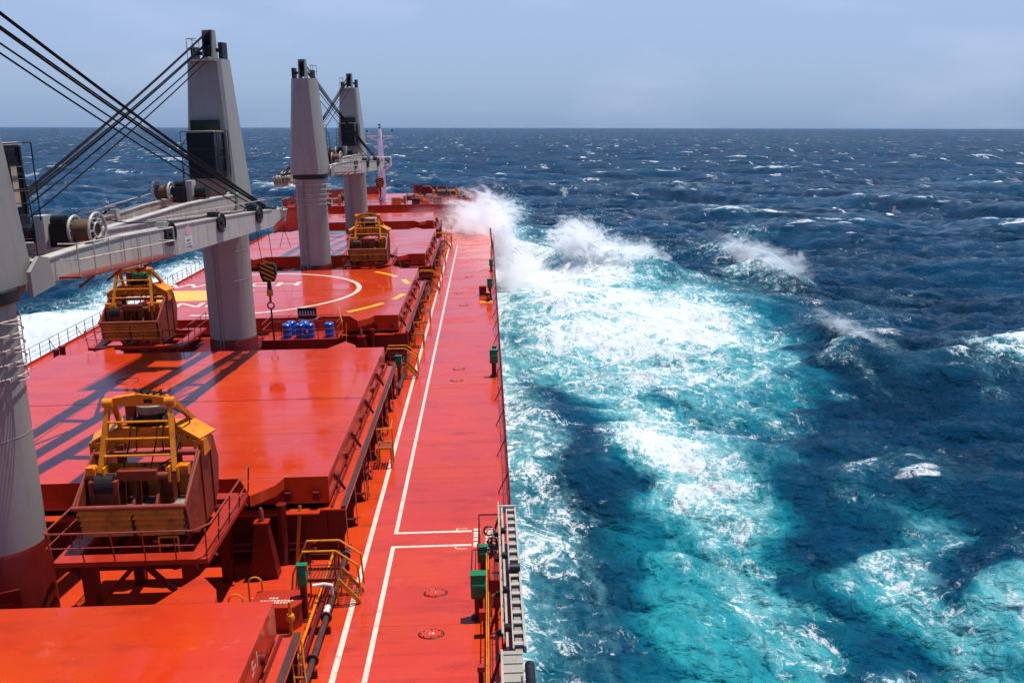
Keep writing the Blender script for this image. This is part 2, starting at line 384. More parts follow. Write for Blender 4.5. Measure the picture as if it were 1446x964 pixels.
# the wake on the port side
def blob(x, y, pts, r):
    out = np.zeros_like(x)
    for (x0, y0), (x1, y1) in zip(pts[:-1], pts[1:]):
        dx, dyy = x1-x0, y1-y0; t = np.clip(((x-x0)*dx+(y-y0)*dyy)/(dx*dx+dyy*dyy), 0, 1)
        out = np.maximum(out, np.exp(-(np.hypot(x-x0-t*dx, y-y0-t*dyy)/r)**2))
    return out
port = np.clip(1.5*blob(X, Y, [(-19,150),(-24,118),(-30,96),(-34,78),(-30,60),(-26,40)], 17), 0, 1)
foam = np.maximum(foam, port*1.15*(X < -10)); aqua = np.maximum(aqua, 0.55*port*(X < -10))
bow = blob(X, Y, [(18,150),(22,175),(14,192),(-10,190),(-22,160),(-20,130)], 7)
foam = np.maximum(foam, bow*0.95)
crest = crest*(1-np.clip(aqua*1.5, 0, 1)*0.6)
me = bpy.data.meshes.new('sea')
nv = NR*NC; co = np.empty((nv, 3), np.float32); co[:,0] = PX.ravel(); co[:,1] = PY.ravel(); co[:,2] = (Z+SEA_Z).ravel()
ii, jj = np.meshgrid(np.arange(NR-1), np.arange(NC-1), indexing='ij'); b0 = (ii*NC+jj).ravel()
fs = np.stack([b0, b0+1, b0+NC+1, b0+NC], 1).astype(np.int32); nf = len(fs)
me.vertices.add(nv); me.vertices.foreach_set('co', co.ravel()); me.loops.add(nf*4); me.loops.foreach_set('vertex_index', fs.ravel())
me.polygons.add(nf); me.polygons.foreach_set('loop_start', np.arange(0, nf*4, 4, dtype=np.int32))
me.polygons.foreach_set('use_smooth', np.ones(nf, bool)); me.update(calc_edges=True)
for nm, arr in (('foam', foam), ('aqua', aqua), ('crest', crest)):
    at = me.attributes.new(nm, 'FLOAT', 'POINT'); at.data.foreach_set('value', arr.ravel().astype(np.float32))
sea = bpy.data.objects.new('sea', me); COL.objects.link(sea); sea['kind'] = 'structure'
sea['label'] = 'rough dark blue sea with white foam and turquoise water beside the ship'
if me.polygons[0].normal.z < 0: me.flip_normals()

def sea_mat():
    m = bpy.data.materials.new('sea_water'); m.use_nodes = True; nt = m.node_tree; L = nt.links; b = nt.nodes['Principled BSDF']
    geo = node(nt, 'ShaderNodeNewGeometry')
    def at(n): a = node(nt, 'ShaderNodeAttribute', attribute_name=n); return a.outputs['Fac']
    def noise(sc, det=6.0, vec=(1,1,1), ro=0.6, dist=0.0, rot=0.0, off=0.0, out=0):
        mp = node(nt, 'ShaderNodeMapping'); mp.inputs['Scale'].default_value = vec; mp.inputs['Rotation'].default_value = (0,0,rot); mp.inputs['Location'].default_value = (off,off*.7,0)
        L.new(geo.outputs['Position'], mp.inputs[0])
        n = node(nt, 'ShaderNodeTexNoise'); setin(n, Scale=sc, Detail=det, Roughness=ro, Distortion=dist); L.new(mp.outputs[0], n.inputs[0]); return n.outputs[out]
    def M(op, a, b_=None, c=None, clamp=False):
        x = node(nt, 'ShaderNodeMath', operation=op, use_clamp=clamp)
        for i, v in enumerate((a, b_, c)):
            if v is None: continue
            if isinstance(v, (int, float)): x.inputs[i].default_value = v
            else: L.new(v, x.inputs[i])
        return x.outputs[0]
    def ramp(o, a, b_, c=0.0, d=1.0, smooth=True):
        r = node(nt, 'ShaderNodeMapRange'); setin(r, From_Min=a, From_Max=b_, To_Min=c, To_Max=d)
        if smooth: r.interpolation_type = 'SMOOTHSTEP'
        L.new(o, r.inputs[0]); return r.outputs[0]
    def mix(f, a, b_):
        x = node(nt, 'ShaderNodeMix', data_type='RGBA'); L.new(f, x.inputs[0])
        for s_, v in ((6, a), (7, b_)):
            if isinstance(v, tuple): x.inputs[s_].default_value = (*v, 1)
            else: L.new(v, x.inputs[s_])
        return x.outputs[2]
    F, A, C = at('foam'), at('aqua'), at('crest')
    # warp the surveyed density so that no edge follows the survey grid
    big = noise(0.12, 5, ro=0.6, off=3.0); mid = noise(0.45, 6, ro=0.62, dist=0.4, off=11.0)
    Fw = M('ADD', F, M('MULTIPLY', M('SUBTRACT', big, 0.5), M('MULTIPLY', M('MINIMUM', M('MULTIPLY', F, 3.0), 1.0), 1.0)))
    Aw = M('ADD', A, M('MULTIPLY', M('SUBTRACT', noise(0.16, 5, ro=0.6, off=23.0), 0.5), M('MINIMUM', M('MULTIPLY', A, 2.5), 1.3)))
    # foam veins: ridged noise, several sizes, pulled a little along the ship's way
    def rid(n, k): return M('SUBTRACT', 1.0, M('MULTIPLY', M('ABSOLUTE', M('SUBTRACT', n, 0.5)), k))
    r1 = rid(noise(0.34, 8, (1.15,0.85,1), 0.62, 0.9, 0.25), 7.0)
    r2 = rid(noise(1.15, 7, (1.2,0.8,1), 0.6, 1.1, -0.2, 5.0), 7.0)
    r3 = rid(noise(3.4, 6, (1,1,1), 0.6, 0.8, 0.0, 9.0), 6.0)
    def vein(sc, wd, warp, off):
        nz_ = node(nt, 'ShaderNodeTexNoise'); setin(nz_, Scale=sc*.9, Detail=3.0, Roughness=0.6); L.new(geo.outputs['Position'], nz_.inputs[0])
        vm = node(nt, 'ShaderNodeVectorMath', operation='MULTIPLY_ADD'); L.new(nz_.outputs[1], vm.inputs[0]); vm.inputs[1].default_value = (warp,)*3; L.new(geo.outputs['Position'], vm.inputs[2])
        mp = node(nt, 'ShaderNodeMapping'); mp.inputs['Location'].default_value = (off, off, 0); mp.inputs['Scale'].default_value = (1.15, 0.8, 0.0); L.new(vm.outputs[0], mp.inputs[0])
        v_ = node(nt, 'ShaderNodeTexVoronoi', feature='DISTANCE_TO_EDGE', voronoi_dimensions='2D'); setin(v_, Scale=sc); L.new(mp.outputs[0], v_.inputs[0])
        return ramp(v_.outputs['Distance'], wd, 0.0)
    v1 = vein(0.80, 0.11, 2.2, 3.0); v2 = vein(2.2, 0.15, 0.9, 7.0)
    web = M('ADD', M('ADD', M('MULTIPLY', M('MAXIMUM', r1, M('MULTIPLY', v1, 0.85)), 0.52), M('MULTIPLY', M('MAXIMUM', r2, M('MULTIPLY', v2, 0.8)), 0.34)), M('MULTIPLY', r3, 0.10))
    fill = M('ADD', M('MULTIPLY', mid, 0.9), M('MULTIPLY', web, 0.45))
    val = M('ADD', M('MULTIPLY', web, 0.62), M('ADD', M('MULTIPLY', fill, 0.5), M('ADD', M('MULTIPLY', Fw, 0.78), M('MULTIPLY', M('POWER', M('MAXIMUM', Fw, 0.0), 4.0), 0.24))))
    near = M('MULTIPLY', ramp(val, 1.30, 1.58), M('ADD', 0.62, M('MULTIPLY', r2, 0.42)))
    thr = M('SUBTRACT', M('SUBTRACT', 0.98, M('MULTIPLY', Fw, 0.56)), M('MULTIPLY', M('SUBTRACT', mid, 0.5), 0.9))
    lace = ramp(M('SUBTRACT', web, thr), 0.0, 0.22, 0, 0.88)
    lace = M('MULTIPLY', lace, ramp(Fw, 0.10, 0.30))
    near = M('MAXIMUM', near, lace)
    near = M('MULTIPLY', near, ramp(Fw, 0.03, 0.16))
    # whitecaps on the open sea: torn streaks on the crests
    wc = M('ADD', M('MULTIPLY', C, 0.155), noise(0.075, 9, (1.0,1.9,1), 0.66, 0.5, 0.5, 31.0))
    dist = node(nt, 'ShaderNodeSeparateXYZ'); L.new(geo.outputs['Position'], dist.inputs[0])
    wc = M('MULTIPLY', ramp(M('SUBTRACT', wc, ramp(dist.outputs[1], 150, 80, 0, 0.10)), 0.745, 0.83), ramp(M('ADD', M('MULTIPLY', mid, 0.7), M('MULTIPLY', r2, 0.3)), 0.35, 0.62))
    fl = M('MULTIPLY', ramp(noise(0.5, 7, (0.9,1.8,1), 0.68, 0.6, 0.4, 41.0), 0.645, 0.745), ramp(noise(0.03, 4, off=8.0), 0.45, 0.6, 0.15, 0.9))
    # far off only long torn lines show
    dist = node(nt, 'ShaderNodeSeparateXYZ'); L.new(geo.outputs['Position'], dist.inputs[0])
    far = ramp(dist.outputs[1], 160, 600)
    fl2 = M('MULTIPLY', M('MULTIPLY', ramp(noise(0.055, 8, (1.3,0.32,1), 0.74, 0.3, 0.0, 55.0), 0.590, 0.635), M('MULTIPLY', far, ramp(noise(0.012, 5, (1,.7,1), off=97.0), 0.38, 0.56, 0.25, 1.0))), 0.95)
    fl2 = M('MAXIMUM', fl2, M('MULTIPLY', M('MULTIPLY', ramp(noise(0.16, 8, (1.2,0.45,1), 0.74, 0.4, 0.2, 63.0), 0.63, 0.675), ramp(dist.outputs[1], 100, 260)), 0.95))
    foam = M('MAXIMUM', M('MAXIMUM', near, wc), M('MAXIMUM', M('MULTIPLY', fl, 0.8), fl2))
    foam = M('MINIMUM', foam, 1.0)
    deep = mix(ramp(noise(0.035, 4, off=70.0), 0.35, 0.7), (0.0004,0.017,0.043), (0.0012,0.040,0.092))
    deep = mix(ramp(C, 0.4, 2.2, 0, 0.55), deep, (0.003,0.075,0.125))
    c = mix(ramp(Aw, 0.05, 0.60), deep, (0.002,0.105,0.160))
    c = mix(M('MULTIPLY', ramp(Aw, 0.42, 0.95), ramp(M('ADD', M('MULTIPLY', mid, 0.5), M('MULTIPLY', big, 0.5)), 0.34, 0.60, 0.25, 1.0)), c, (0.018,0.27,0.31))
    c = mix(M('MULTIPLY', ramp(val, 0.85, 1.35), ramp(Fw, 0.2, 0.8, 0, 0.5)), c, (0.10,0.36,0.41))
    st = noise(0.42, 8, (1.5,0.55,1), 0.66, 0.6, 0.30, 17.0); st2 = noise(1.8, 6, (1.6,0.6,1), 0.62, 0.5, 0.30, 19.0)
    mk = M('ADD', M('MULTIPLY', Fw, 0.95), M('ADD', M('MULTIPLY', M('SUBTRACT', st, 0.5), 1.9), M('MULTIPLY', M('SUBTRACT', st2, 0.5), 0.8)))
    c = mix(M('MULTIPLY', ramp(mk, 0.12, 0.85, 0, 0.85), M('MULTIPLY', ramp(Aw, 0.28, 0.68, 0.30, 1.0), ramp(Fw, 0.08, 0.30))), c, (0.16,0.42,0.45))
    c = mix(M('MULTIPLY', ramp(mk, 0.62, 1.20, 0, 0.9), ramp(Fw, 0.30, 0.60)), c, (0.40,0.50,0.52))
    c = mix(foam, c, (0.52,0.55,0.565))
    L.new(c, b.inputs['Base Color']); b.inputs['IOR'].default_value = 1.333
    L.new(M('ADD', M('MULTIPLY', foam, 0.6), ramp(far, 0, 1, 0.10, 0.32)), b.inputs['Roughness'])
    L.new(M('SUBTRACT', 0.09, M('MULTIPLY', foam, 0.05)), b.inputs['Specular IOR Level'])
    h = M('ADD', M('MULTIPLY', noise(0.5, 7, (1,1.5,1), 0.56, 0.3, 0.45, 81.0), 1.2), M('MULTIPLY', noise(2.6, 4, (1,1.4,1), 0.5, 0.3, 0.45, 88.0), 0.15))
    h = M('ADD', h, M('MULTIPLY', M('MULTIPLY', noise(0.09, 6, (1,1.9,1), 0.6, 0.3, 0.45, 90.0), 5.0), ramp(dist.outputs[1], 150, 900, 0.15, 1.0)))
    h = M('ADD', h, M('MULTIPLY', foam, 0.02))
    bp = node(nt, 'ShaderNodeBump'); setin(bp, Strength=1.0, Distance=1.15); L.new(M('SUBTRACT', 1.0, M('MULTIPLY', foam, 0.62)), bp.inputs['Strength']); L.new(h, bp.inputs['Height']); L.new(bp.outputs[0], b.inputs['Normal'])
    return m
M_sea = sea_mat(); me.materials.append(M_sea)
# the rest of the sea, to the horizon on the sides and astern, below the troughs
sb = MB(); sb.add([(-30000,-30000,SEA_Z-4.0),(30000,-30000,SEA_Z-4.0),(30000,27000,SEA_Z-4.0),(-30000,27000,SEA_Z-4.0)], [(0,1,2,3)])
o = sb.build('sea_beyond', M_sea, smooth=False); o['kind'] = 'structure'

# ------------------------------------------------------------------ deck and hull
def hullw(y):
    if y <= 132: return 16.13
    t = (y-132)/35.0; return 16.13*math.sqrt(max(0.0, 1-t**2.2))
ys = [-40, 0, 40, 80, 120, 132]+[132+35*math.sin(PI/2*i/16) for i in range(1, 17)]
dk = MB(); n = len(ys)
vs = [(hullw(y), y, 0) for y in ys]+[(-hullw(y), y, 0) for y in ys]
vs += [(hullw(y)-.35*(y>132)*(y-132)/10, y-(y>132)*(y-132)*.05, -10) for y in ys]+[(-hullw(y)+.35*(y>132)*(y-132)/10, y-(y>132)*(y-132)*.05, -10) for y in ys]
fs = []
for i in range(n-1):
    fs += [(i, i+1, n+i+1, n+i), (2*n+i, 2*n+i+1, i+1, i), (n+i, n+i+1, 3*n+i+1, 3*n+i)]
dk.add(vs, fs)
deck = struct(dk.build('ship_deck', M_deck)); deck['label'] = 'wet red main deck of the bulk carrier'
def line(x0, x1, y0, y1, z=0.004, mat=None, parent=None, name='painted_line'):
    m = MB(); m.add([(x0,y0,z),(x1,y0,z),(x1,y1,z),(x0,y1,z)], [(0,1,2,3)]); return m.build(name, mat or M_white, parent or deck, smooth=False)
line(10.48, 10.66, -5, 124)
line(11.45, 11.61, -5, 34.28); line(11.45, 11.61, 35.38, 122)
line(11.611, 14.52, 34.12, 34.28); line(11.611, 14.52, 35.38, 35.54)
line(13.95, 14.35, 35.68, 35.73); line(13.90, 13.95, 35.55, 35.73); line(13.95, 14.35, 33.86, 33.91); line(13.90, 13.95, 33.91, 34.1)
for k, (yy, ww) in enumerate(((34.00,.28),(34.22,.26),(34.55,.30),(34.88,.26),(35.15,.28),(35.48,.26))):      # worn rescue markings, too worn to read
    line(14.60, 14.86, yy, yy+ww*.8, 0.0045, name='worn_lettering')
for k in range(6): line(15.06, 15.30, 34.0+k*.26, 34.17+k*.26, 0.0045, name='worn_lettering')
for mx_, my_, lb in ((13.34,27.73,'14'),(13.34,30.44,'1'),(13.29,57.84,None),(13.35,60.59,None),(13.20,82.20,None),(12.62,88.10,None),(13.39,97.25,None)):
    r = MB(); r.ring((0,0,0), 0.40, 0.022, 28, 4); r.v = [(x*1.0, y*0.72, z*.5+.008) for x,y,z in r.v]
    mh = r.build('manhole_ring', M_black, deck, (mx_, my_, 0))
    c_ = MB(); c_.lathe([(0.37,0),(0.37,0.02),(0.30,0.028)], n=24); c_.v = [(x, y*.70, z) for x,y,z in c_.v]
    cv = c_.build('manhole_cover', M_hatch, deck, (mx_, my_, 0))
    for k in range(8):
        a = k*PI/4; st = MB(); st.lathe([(0.022,0),(0.022,.03)], n=6); st.build('stud', M_dred, cv, (0.33*math.cos(a), 0.23*math.sin(a), 0.018))
    if lb: text('numeral', lb, 0.20, (0, 0, 0.032), (0,0,0), M_white, cv)
# painted marks left by touch-up work
for k in range(9):
    m = MB(); y0 = 14+k*14.3; m.box(-16.12, 16.12, y0, y0+0.014, 0.0, 0.006); m.build('weld_seam', M_deck, deck)

# ------------------------------------------------------------------ hatches
HZ = 3.1
def lug(yend, s, sgn):     # pointed end plate of a cover, s = +1 forward end / -1 after end, sgn = side of the ship
    pts = [(5.95*sgn, 0), (6.05*sgn, .02*s), (6.82*sgn, 1.72*s), (7.52*sgn, .75*s), (7.68*sgn, .10*s), (7.68*sgn, 0)]
    m = MB(); m.prism([(x, yend+y) for x, y in pts], 'z', HZ-0.42, HZ-0.002); return m
names = ['nearest, at the foot of the picture', 'second from the bridge, with the crane shadows', 'third from the bridge, with the winching circle', 'fourth from the bridge', 'foremost and narrower, before the forecastle']
HATCH = [(3.6, 24.4, 9.3), (33.8, 54.25, 9.3), (63.5, 83.85, 9.3), (93.0, 113.9, 9.3), (123.5, 134.3, 8.55)]
lab = ['glossy red hatch cover, the nearest one at the bottom edge of the photo', 'glossy red hatch cover crossed by long crane shadows, behind the nearest grab',
       'red hatch cover painted with a white circle and yellow dashes', 'red hatch cover between the third crane and the far grab', 'foremost red hatch cover, half veiled by spray, before the forecastle']
labc = ['red hatch coaming under the nearest hatch cover', 'red hatch coaming with braces under the cover with the crane shadows', 'red hatch coaming under the cover with the white circle',
        'red hatch coaming under the fourth cover, beside the far grab', 'red hatch coaming under the foremost cover before the forecastle']
HC = []
for k, (y0, y1, hw) in enumerate(HATCH):
    t = thing('hatch_cover', lab[k], 'hatch cover', (0, (y0+y1)/2, 0), 'hatch covers down the middle of the deck'); HC.append(t)
    npan = 4 if k < 4 else 2; L_ = (y1-y0)/npan; yc = (y0+y1)/2
    for i in range(npan):
        a = y0+i*L_-yc+0.012; b = a+L_-0.024
        if npan == 4 and i == 2: a += 0.05
        m = MB(); m.box(-hw, hw, a, b, 2.05, HZ); m.build('panel', M_hatch, t)
    for s_, ye in ((1, y1-yc+.003), (-1, y0-yc-.003)):
        for sg in (1, -1): lug(ye, s_, sg).build('end_lug', M_hatch, t)
    for ye, s_ in ((y0-yc, -1), (y1-yc, 1)):              # end skirt detail: wheel brackets and cleats
        for xx in (hw-.45, hw-1.5, -hw+.45):
            m = MB(); m.box(xx-.12, xx+.12, min(ye, ye+s_*.22), max(ye, ye+s_*.22), 2.25, 2.55); m.build('end_bracket', M_dred, t)
    q = int((y1-y0)/2.45)
    for i in range(q):                                     # cleats and stoppers along the starboard side of the cover
        yy = y0-yc+1.2+i*2.45
        if i % 2 == 0:
            m = MB(); m.beam((hw+.01, yy, 2.75), (hw+.34, yy+.35, 1.98), .07, .10); m.build('side_brace', M_dred, t)
        m = MB(); m.lathe([(0.17,-.05),(0.17,.05)], (hw+.06, yy+.75, 2.35), 12, 'x'); m.build('side_wheel', M_dred, t)
    # coaming
    c = thing('hatch_coaming', labc[k], 'coaming', (0, yc, 0), 'hatch coamings')
    L2 = (y1-y0)/2+.12
    m = MB(); w_ = hw-.12
    m.box(-w_, -w_+.12, -L2, L2, 0, 1.84); m.box(w_-.12, w_, -L2, L2, 0, 1.84); m.box(-w_+.121, w_-.121, -L2, -L2+.12, 0, 1.84); m.box(-w_+.121, w_-.121, L2-.12, L2, 0, 1.84)
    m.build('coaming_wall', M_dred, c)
    for sg in (1, -1):
        m = MB(); a, b = sorted((sg*(hw-.3), sg*(hw+.63))); m.box(a, b, -L2-.15, L2+.15, 1.84, 1.90); m.build('rest_bar', M_deck, c)
        m = MB(); a, b = sorted((sg*(hw+.44), sg*(hw+.62))); m.box(a, b, -L2-.1, L2+.1, 1.904, 2.0); m.build('rubber_rail', M_hose, c)
        m = MB(); a, b = sorted((sg*(hw+.05), sg*(hw+.13))); m.box(a, b, -L2, L2, 1.904, 1.99); m.build('track_rail', M_dred, c)
    for s_ in (-1, 1):
        m = MB(); m.box(-hw+.31, hw-.31, min(s_*L2, s_*(L2+.5)), max(s_*L2, s_*(L2+.5)), 1.85, 1.905); m.build('end_bar', M_deck, c)
        for xx in np.arange(-hw+1.0, hw, 2.3):
            m = MB(); m.prism([(s_*(L2+.001), 0), (s_*(L2+.55), 0), (s_*(L2+.42), 1.845), (s_*(L2+.001), 1.845)], 'x', xx-.015, xx+.015); m.build('end_stay', M_dred, c)
    ns = int(round((y1-y0)/2.42))
    for i in range(ns+1):
        yy = -L2+.1+i*(2*L2-.2)/ns
        m = MB(); m.prism([(hw-.119, 0), (hw+.60, 0), (hw+.46, .25), (hw+.56, 1.838), (hw-.119, 1.838)], 'y', yy-.012, yy+.012); sty = m.build('stay', M_dred, c)
        m = MB(); m.beam((hw+.615, yy, .02), (hw+.575, yy, 1.83), .02, .14, up=(0,1,0)); m.build('stay_face', M_pinkp, sty)
        if i < ns and k < 3:
            m = MB(); m.tube((hw+.1, yy+.9, 1.0), (hw+.78, yy+.9, 1.0), .022, 5); m.tube((hw+.78, yy+.9, .93), (hw+.78, yy+.9, 1.07), .05, 6); m.build('valve_spindle', M_pinkp, c)
LADN = 0
for i in range(0, 4):                                       # drain ladders against the coamings
    for yy in ((38.9, 43.6, 47.5), (67.5, 72.5, 78.0), (97.0, 103.0, 108.0), (8.0, 15.0, 20.0))[i]:
        lad = thing('coaming_ladder', ['short rung ladder on the coaming of the shadow-crossed hatch', 'short rung ladder on the coaming of the circle hatch', 'short rung ladder on the coaming of the fourth hatch', 'short rung ladder on the nearest coaming'][i], 'ladder', (10.02, yy, 0), 'short ladders on the hatch coamings'); lad['label'] = lad['label'].replace('short', {0: 'aftermost short', 1: 'middle short', 2: 'foremost short'}[LADN % 3]); LADN += 1
        for s_ in (0, .42):
            m = MB(); m.tube((0, s_, 0), (-.05, s_, 1.8), .022, 5); m.build('side_rail', M_pinkp, lad)
        for r_ in range(5):
            m = MB(); m.tube((0, 0, .3+r_*.32), (0, .42, .3+r_*.32), .018, 5); m.build('rung', M_pinkp, lad)

# ---- markings on the third cover (children of that cover)
h3 = HC[2]; h3y = (63.5+83.85)/2; MZ = HZ+0.004
def arc_band(cx_, cy_, R, wd, a0, a1, mat, name, xmax=9.28, seg=64, z=MZ):
    m = MB(); k = max(4, int(seg*(a1-a0)/(2*PI))); vs = []; fs = []
    for i in range(k+1):
        a = a0+(a1-a0)*i/k
        for r_ in (R-wd/2, R+wd/2): vs.append((max(-9.28, min(xmax, cx_+r_*math.cos(a))), cy_+r_*math.sin(a)-h3y, z))
    for i in range(k): fs.append((2*i, 2*i+1, 2*i+3, 2*i+2))
    m.add(vs, fs); return m.build(name, mat, h3, smooth=False)
cxm, cym = -3.4, 73.6
arc_band(cxm, cym, 8.75, 0.40, -1.02*PI/2-.6, PI+.2, M_white, 'white_circle', seg=160) if False else None
for a0, a1 in ((-PI/2*1.12, PI/2*1.12),): arc_band(cxm, cym, 8.75, 0.38, a0, a1, M_white, 'white_circle', seg=160)
# the dashed circle, clipped at the edges of the cover
for i in range(9):
    a0 = math.radians(-67.2+23.6*i); a1 = a0+math.radians(16.6)
    A = [a for a in np.linspace(a0, a1, 40) if abs(cxm+12.85*math.cos(a)) < 9.25 and 63.6 < cym+12.85*math.sin(a) < 83.8]
    if len(A) > 6: arc_band(cxm, cym, 12.6, 0.42, A[0], A[-1], M_yline, 'yellow_dash', seg=120)
m = MB(); pts = []
for i in range(40):
    a = 2*PI*i/40; pts.append((-6.3+3.5*max(-1, min(1, 1.3*math.cos(a))), 72.7-h3y+2.35*max(-.93, min(.93, 1.25*math.sin(a)))))
m.add([(x, y, MZ) for x, y in pts], [tuple(range(40))]); m.build('yellow_disc', M_yline, h3, smooth=False)
text('letters', 'WINCH', 2.5, (-4.95, 77.0-h3y, MZ), (0,0,0), M_white, h3, 0.001, 1.22)
text('letters', 'ONLY', 2.35, (-5.8, 68.7-h3y, MZ), (0,0,0), M_white, h3, 0.001, 1.22)
m = MB(); m.ring((0,0,0), .55, .022, 30, 4); m.build('inspection_ring', M_black, HC[1], (-3.21, 48.14-(33.8+54.25)/2, HZ+.006))
text('letters', '5-1', 0.55, (9.304, 22.0-14.0, 2.62), (PI/2, 0, PI/2), M_white, HC[0], 0.001)

# ------------------------------------------------------------------ cranes
def crane(name, label, hoops, ladder):
    t = thing(name, label, 'crane', (0,0,0), 'deck cranes along the centreline')
    R = 1.34
    m = MB(); m.lathe([(R+.10,0),(R+.06,3.25),(R+.01,3.4)], n=40); base = m.build('tower_base', M_dred, t)
    m = MB(); m.lathe([(R,3.4),(R,10.9)], n=40); tw = m.build('tower', M_grey, t)
    m = MB(); m.ring((0,0,6.9), R+.002, .007, 40, 4); m.build('weld_seam', M_grey, tw)
    m = MB(); m.lathe([(R+.14,10.9),(R+.18,10.95),(R+.18,11.28),(R+.10,11.32)], n=40); m.build('slewing_ring', M_black, t)
    for a in (-1.9, -1.75):
        m = MB(); m.tube(((R+.06)*math.cos(a), (R+.06)*math.sin(a), .3), ((R+.04)*math.cos(a), (R+.04)*math.sin(a), 10.8), .028, 5); m.build('conduit', M_grey, tw)
    for z in (8.6,):
        m = MB(); m.ring((0,0,z), R+.002, .007, 40, 4); m.build('weld_seam', M_grey, tw)
    # access door in the base
    a = -2.0
    m = MB(); m.box(R+.05, R+.13, -.45, .45, .5, 2.3); m.rot(-1.15); dr = m.build('base_door', M_dred, t)
    m = MB(); m.box(R+.14, R+.16, -.32, .32, .85, .88); m.rot(-1.15); m.build('door_handle', M_pinkp, dr)
    for kk in range(4):
        m = MB(); m.box(R+.131, R+.134, -.28+.05*(kk%2), .22-.06*(kk%3), 1.55+kk*.11, 1.59+kk*.11); m.rot(-1.15); m.build('worn_lettering', M_pinkp, dr)
    if hoops:
        for i in range(5):
            m = MB(); m.ring((0,0,8.75+i*.42), R+.13, .022, 44, 5); hp = m.build('guard_hoop', M_beige, t)
            for a in (-.35, 2.6):
                m = MB(); m.ring(((R+.36)*math.cos(a), (R+.36)*math.sin(a), 8.75+i*.42), .26, .022, 12, 5); m.build('hoop_loop', M_alu, hp)
        for a in (.2, 1.2, 2.2, 3.4, 4.2, 5.3):
            m = MB(); m.tube(((R+.13)*math.cos(a), (R+.13)*math.sin(a), 8.6), ((R+.13)*math.cos(a), (R+.13)*math.sin(a), 10.6), .02, 5); m.build('hoop_post', M_beige, t)
    if ladder:
        a = math.radians(-118)
        u = Vector((math.cos(a), math.sin(a), 0)); v = Vector((-math.sin(a), math.cos(a), 0))
        lad = MB()
        for s_ in (-.24, .24): lad.tube(u*(R+.18)+v*s_+Vector((0,0,3.2)), u*(R+.18)+v*s_+Vector((0,0,10.6)), .03, 5)
        ld = lad.build('tower_ladder', M_grey, t)
        for i in range(24):
            m = MB(); z = 3.4+i*.3; m.tube(u*(R+.18)-v*.24+Vector((0,0,z)), u*(R+.18)+v*.24+Vector((0,0,z)), .018, 5); m.build('rung', M_greym, ld)
    return t
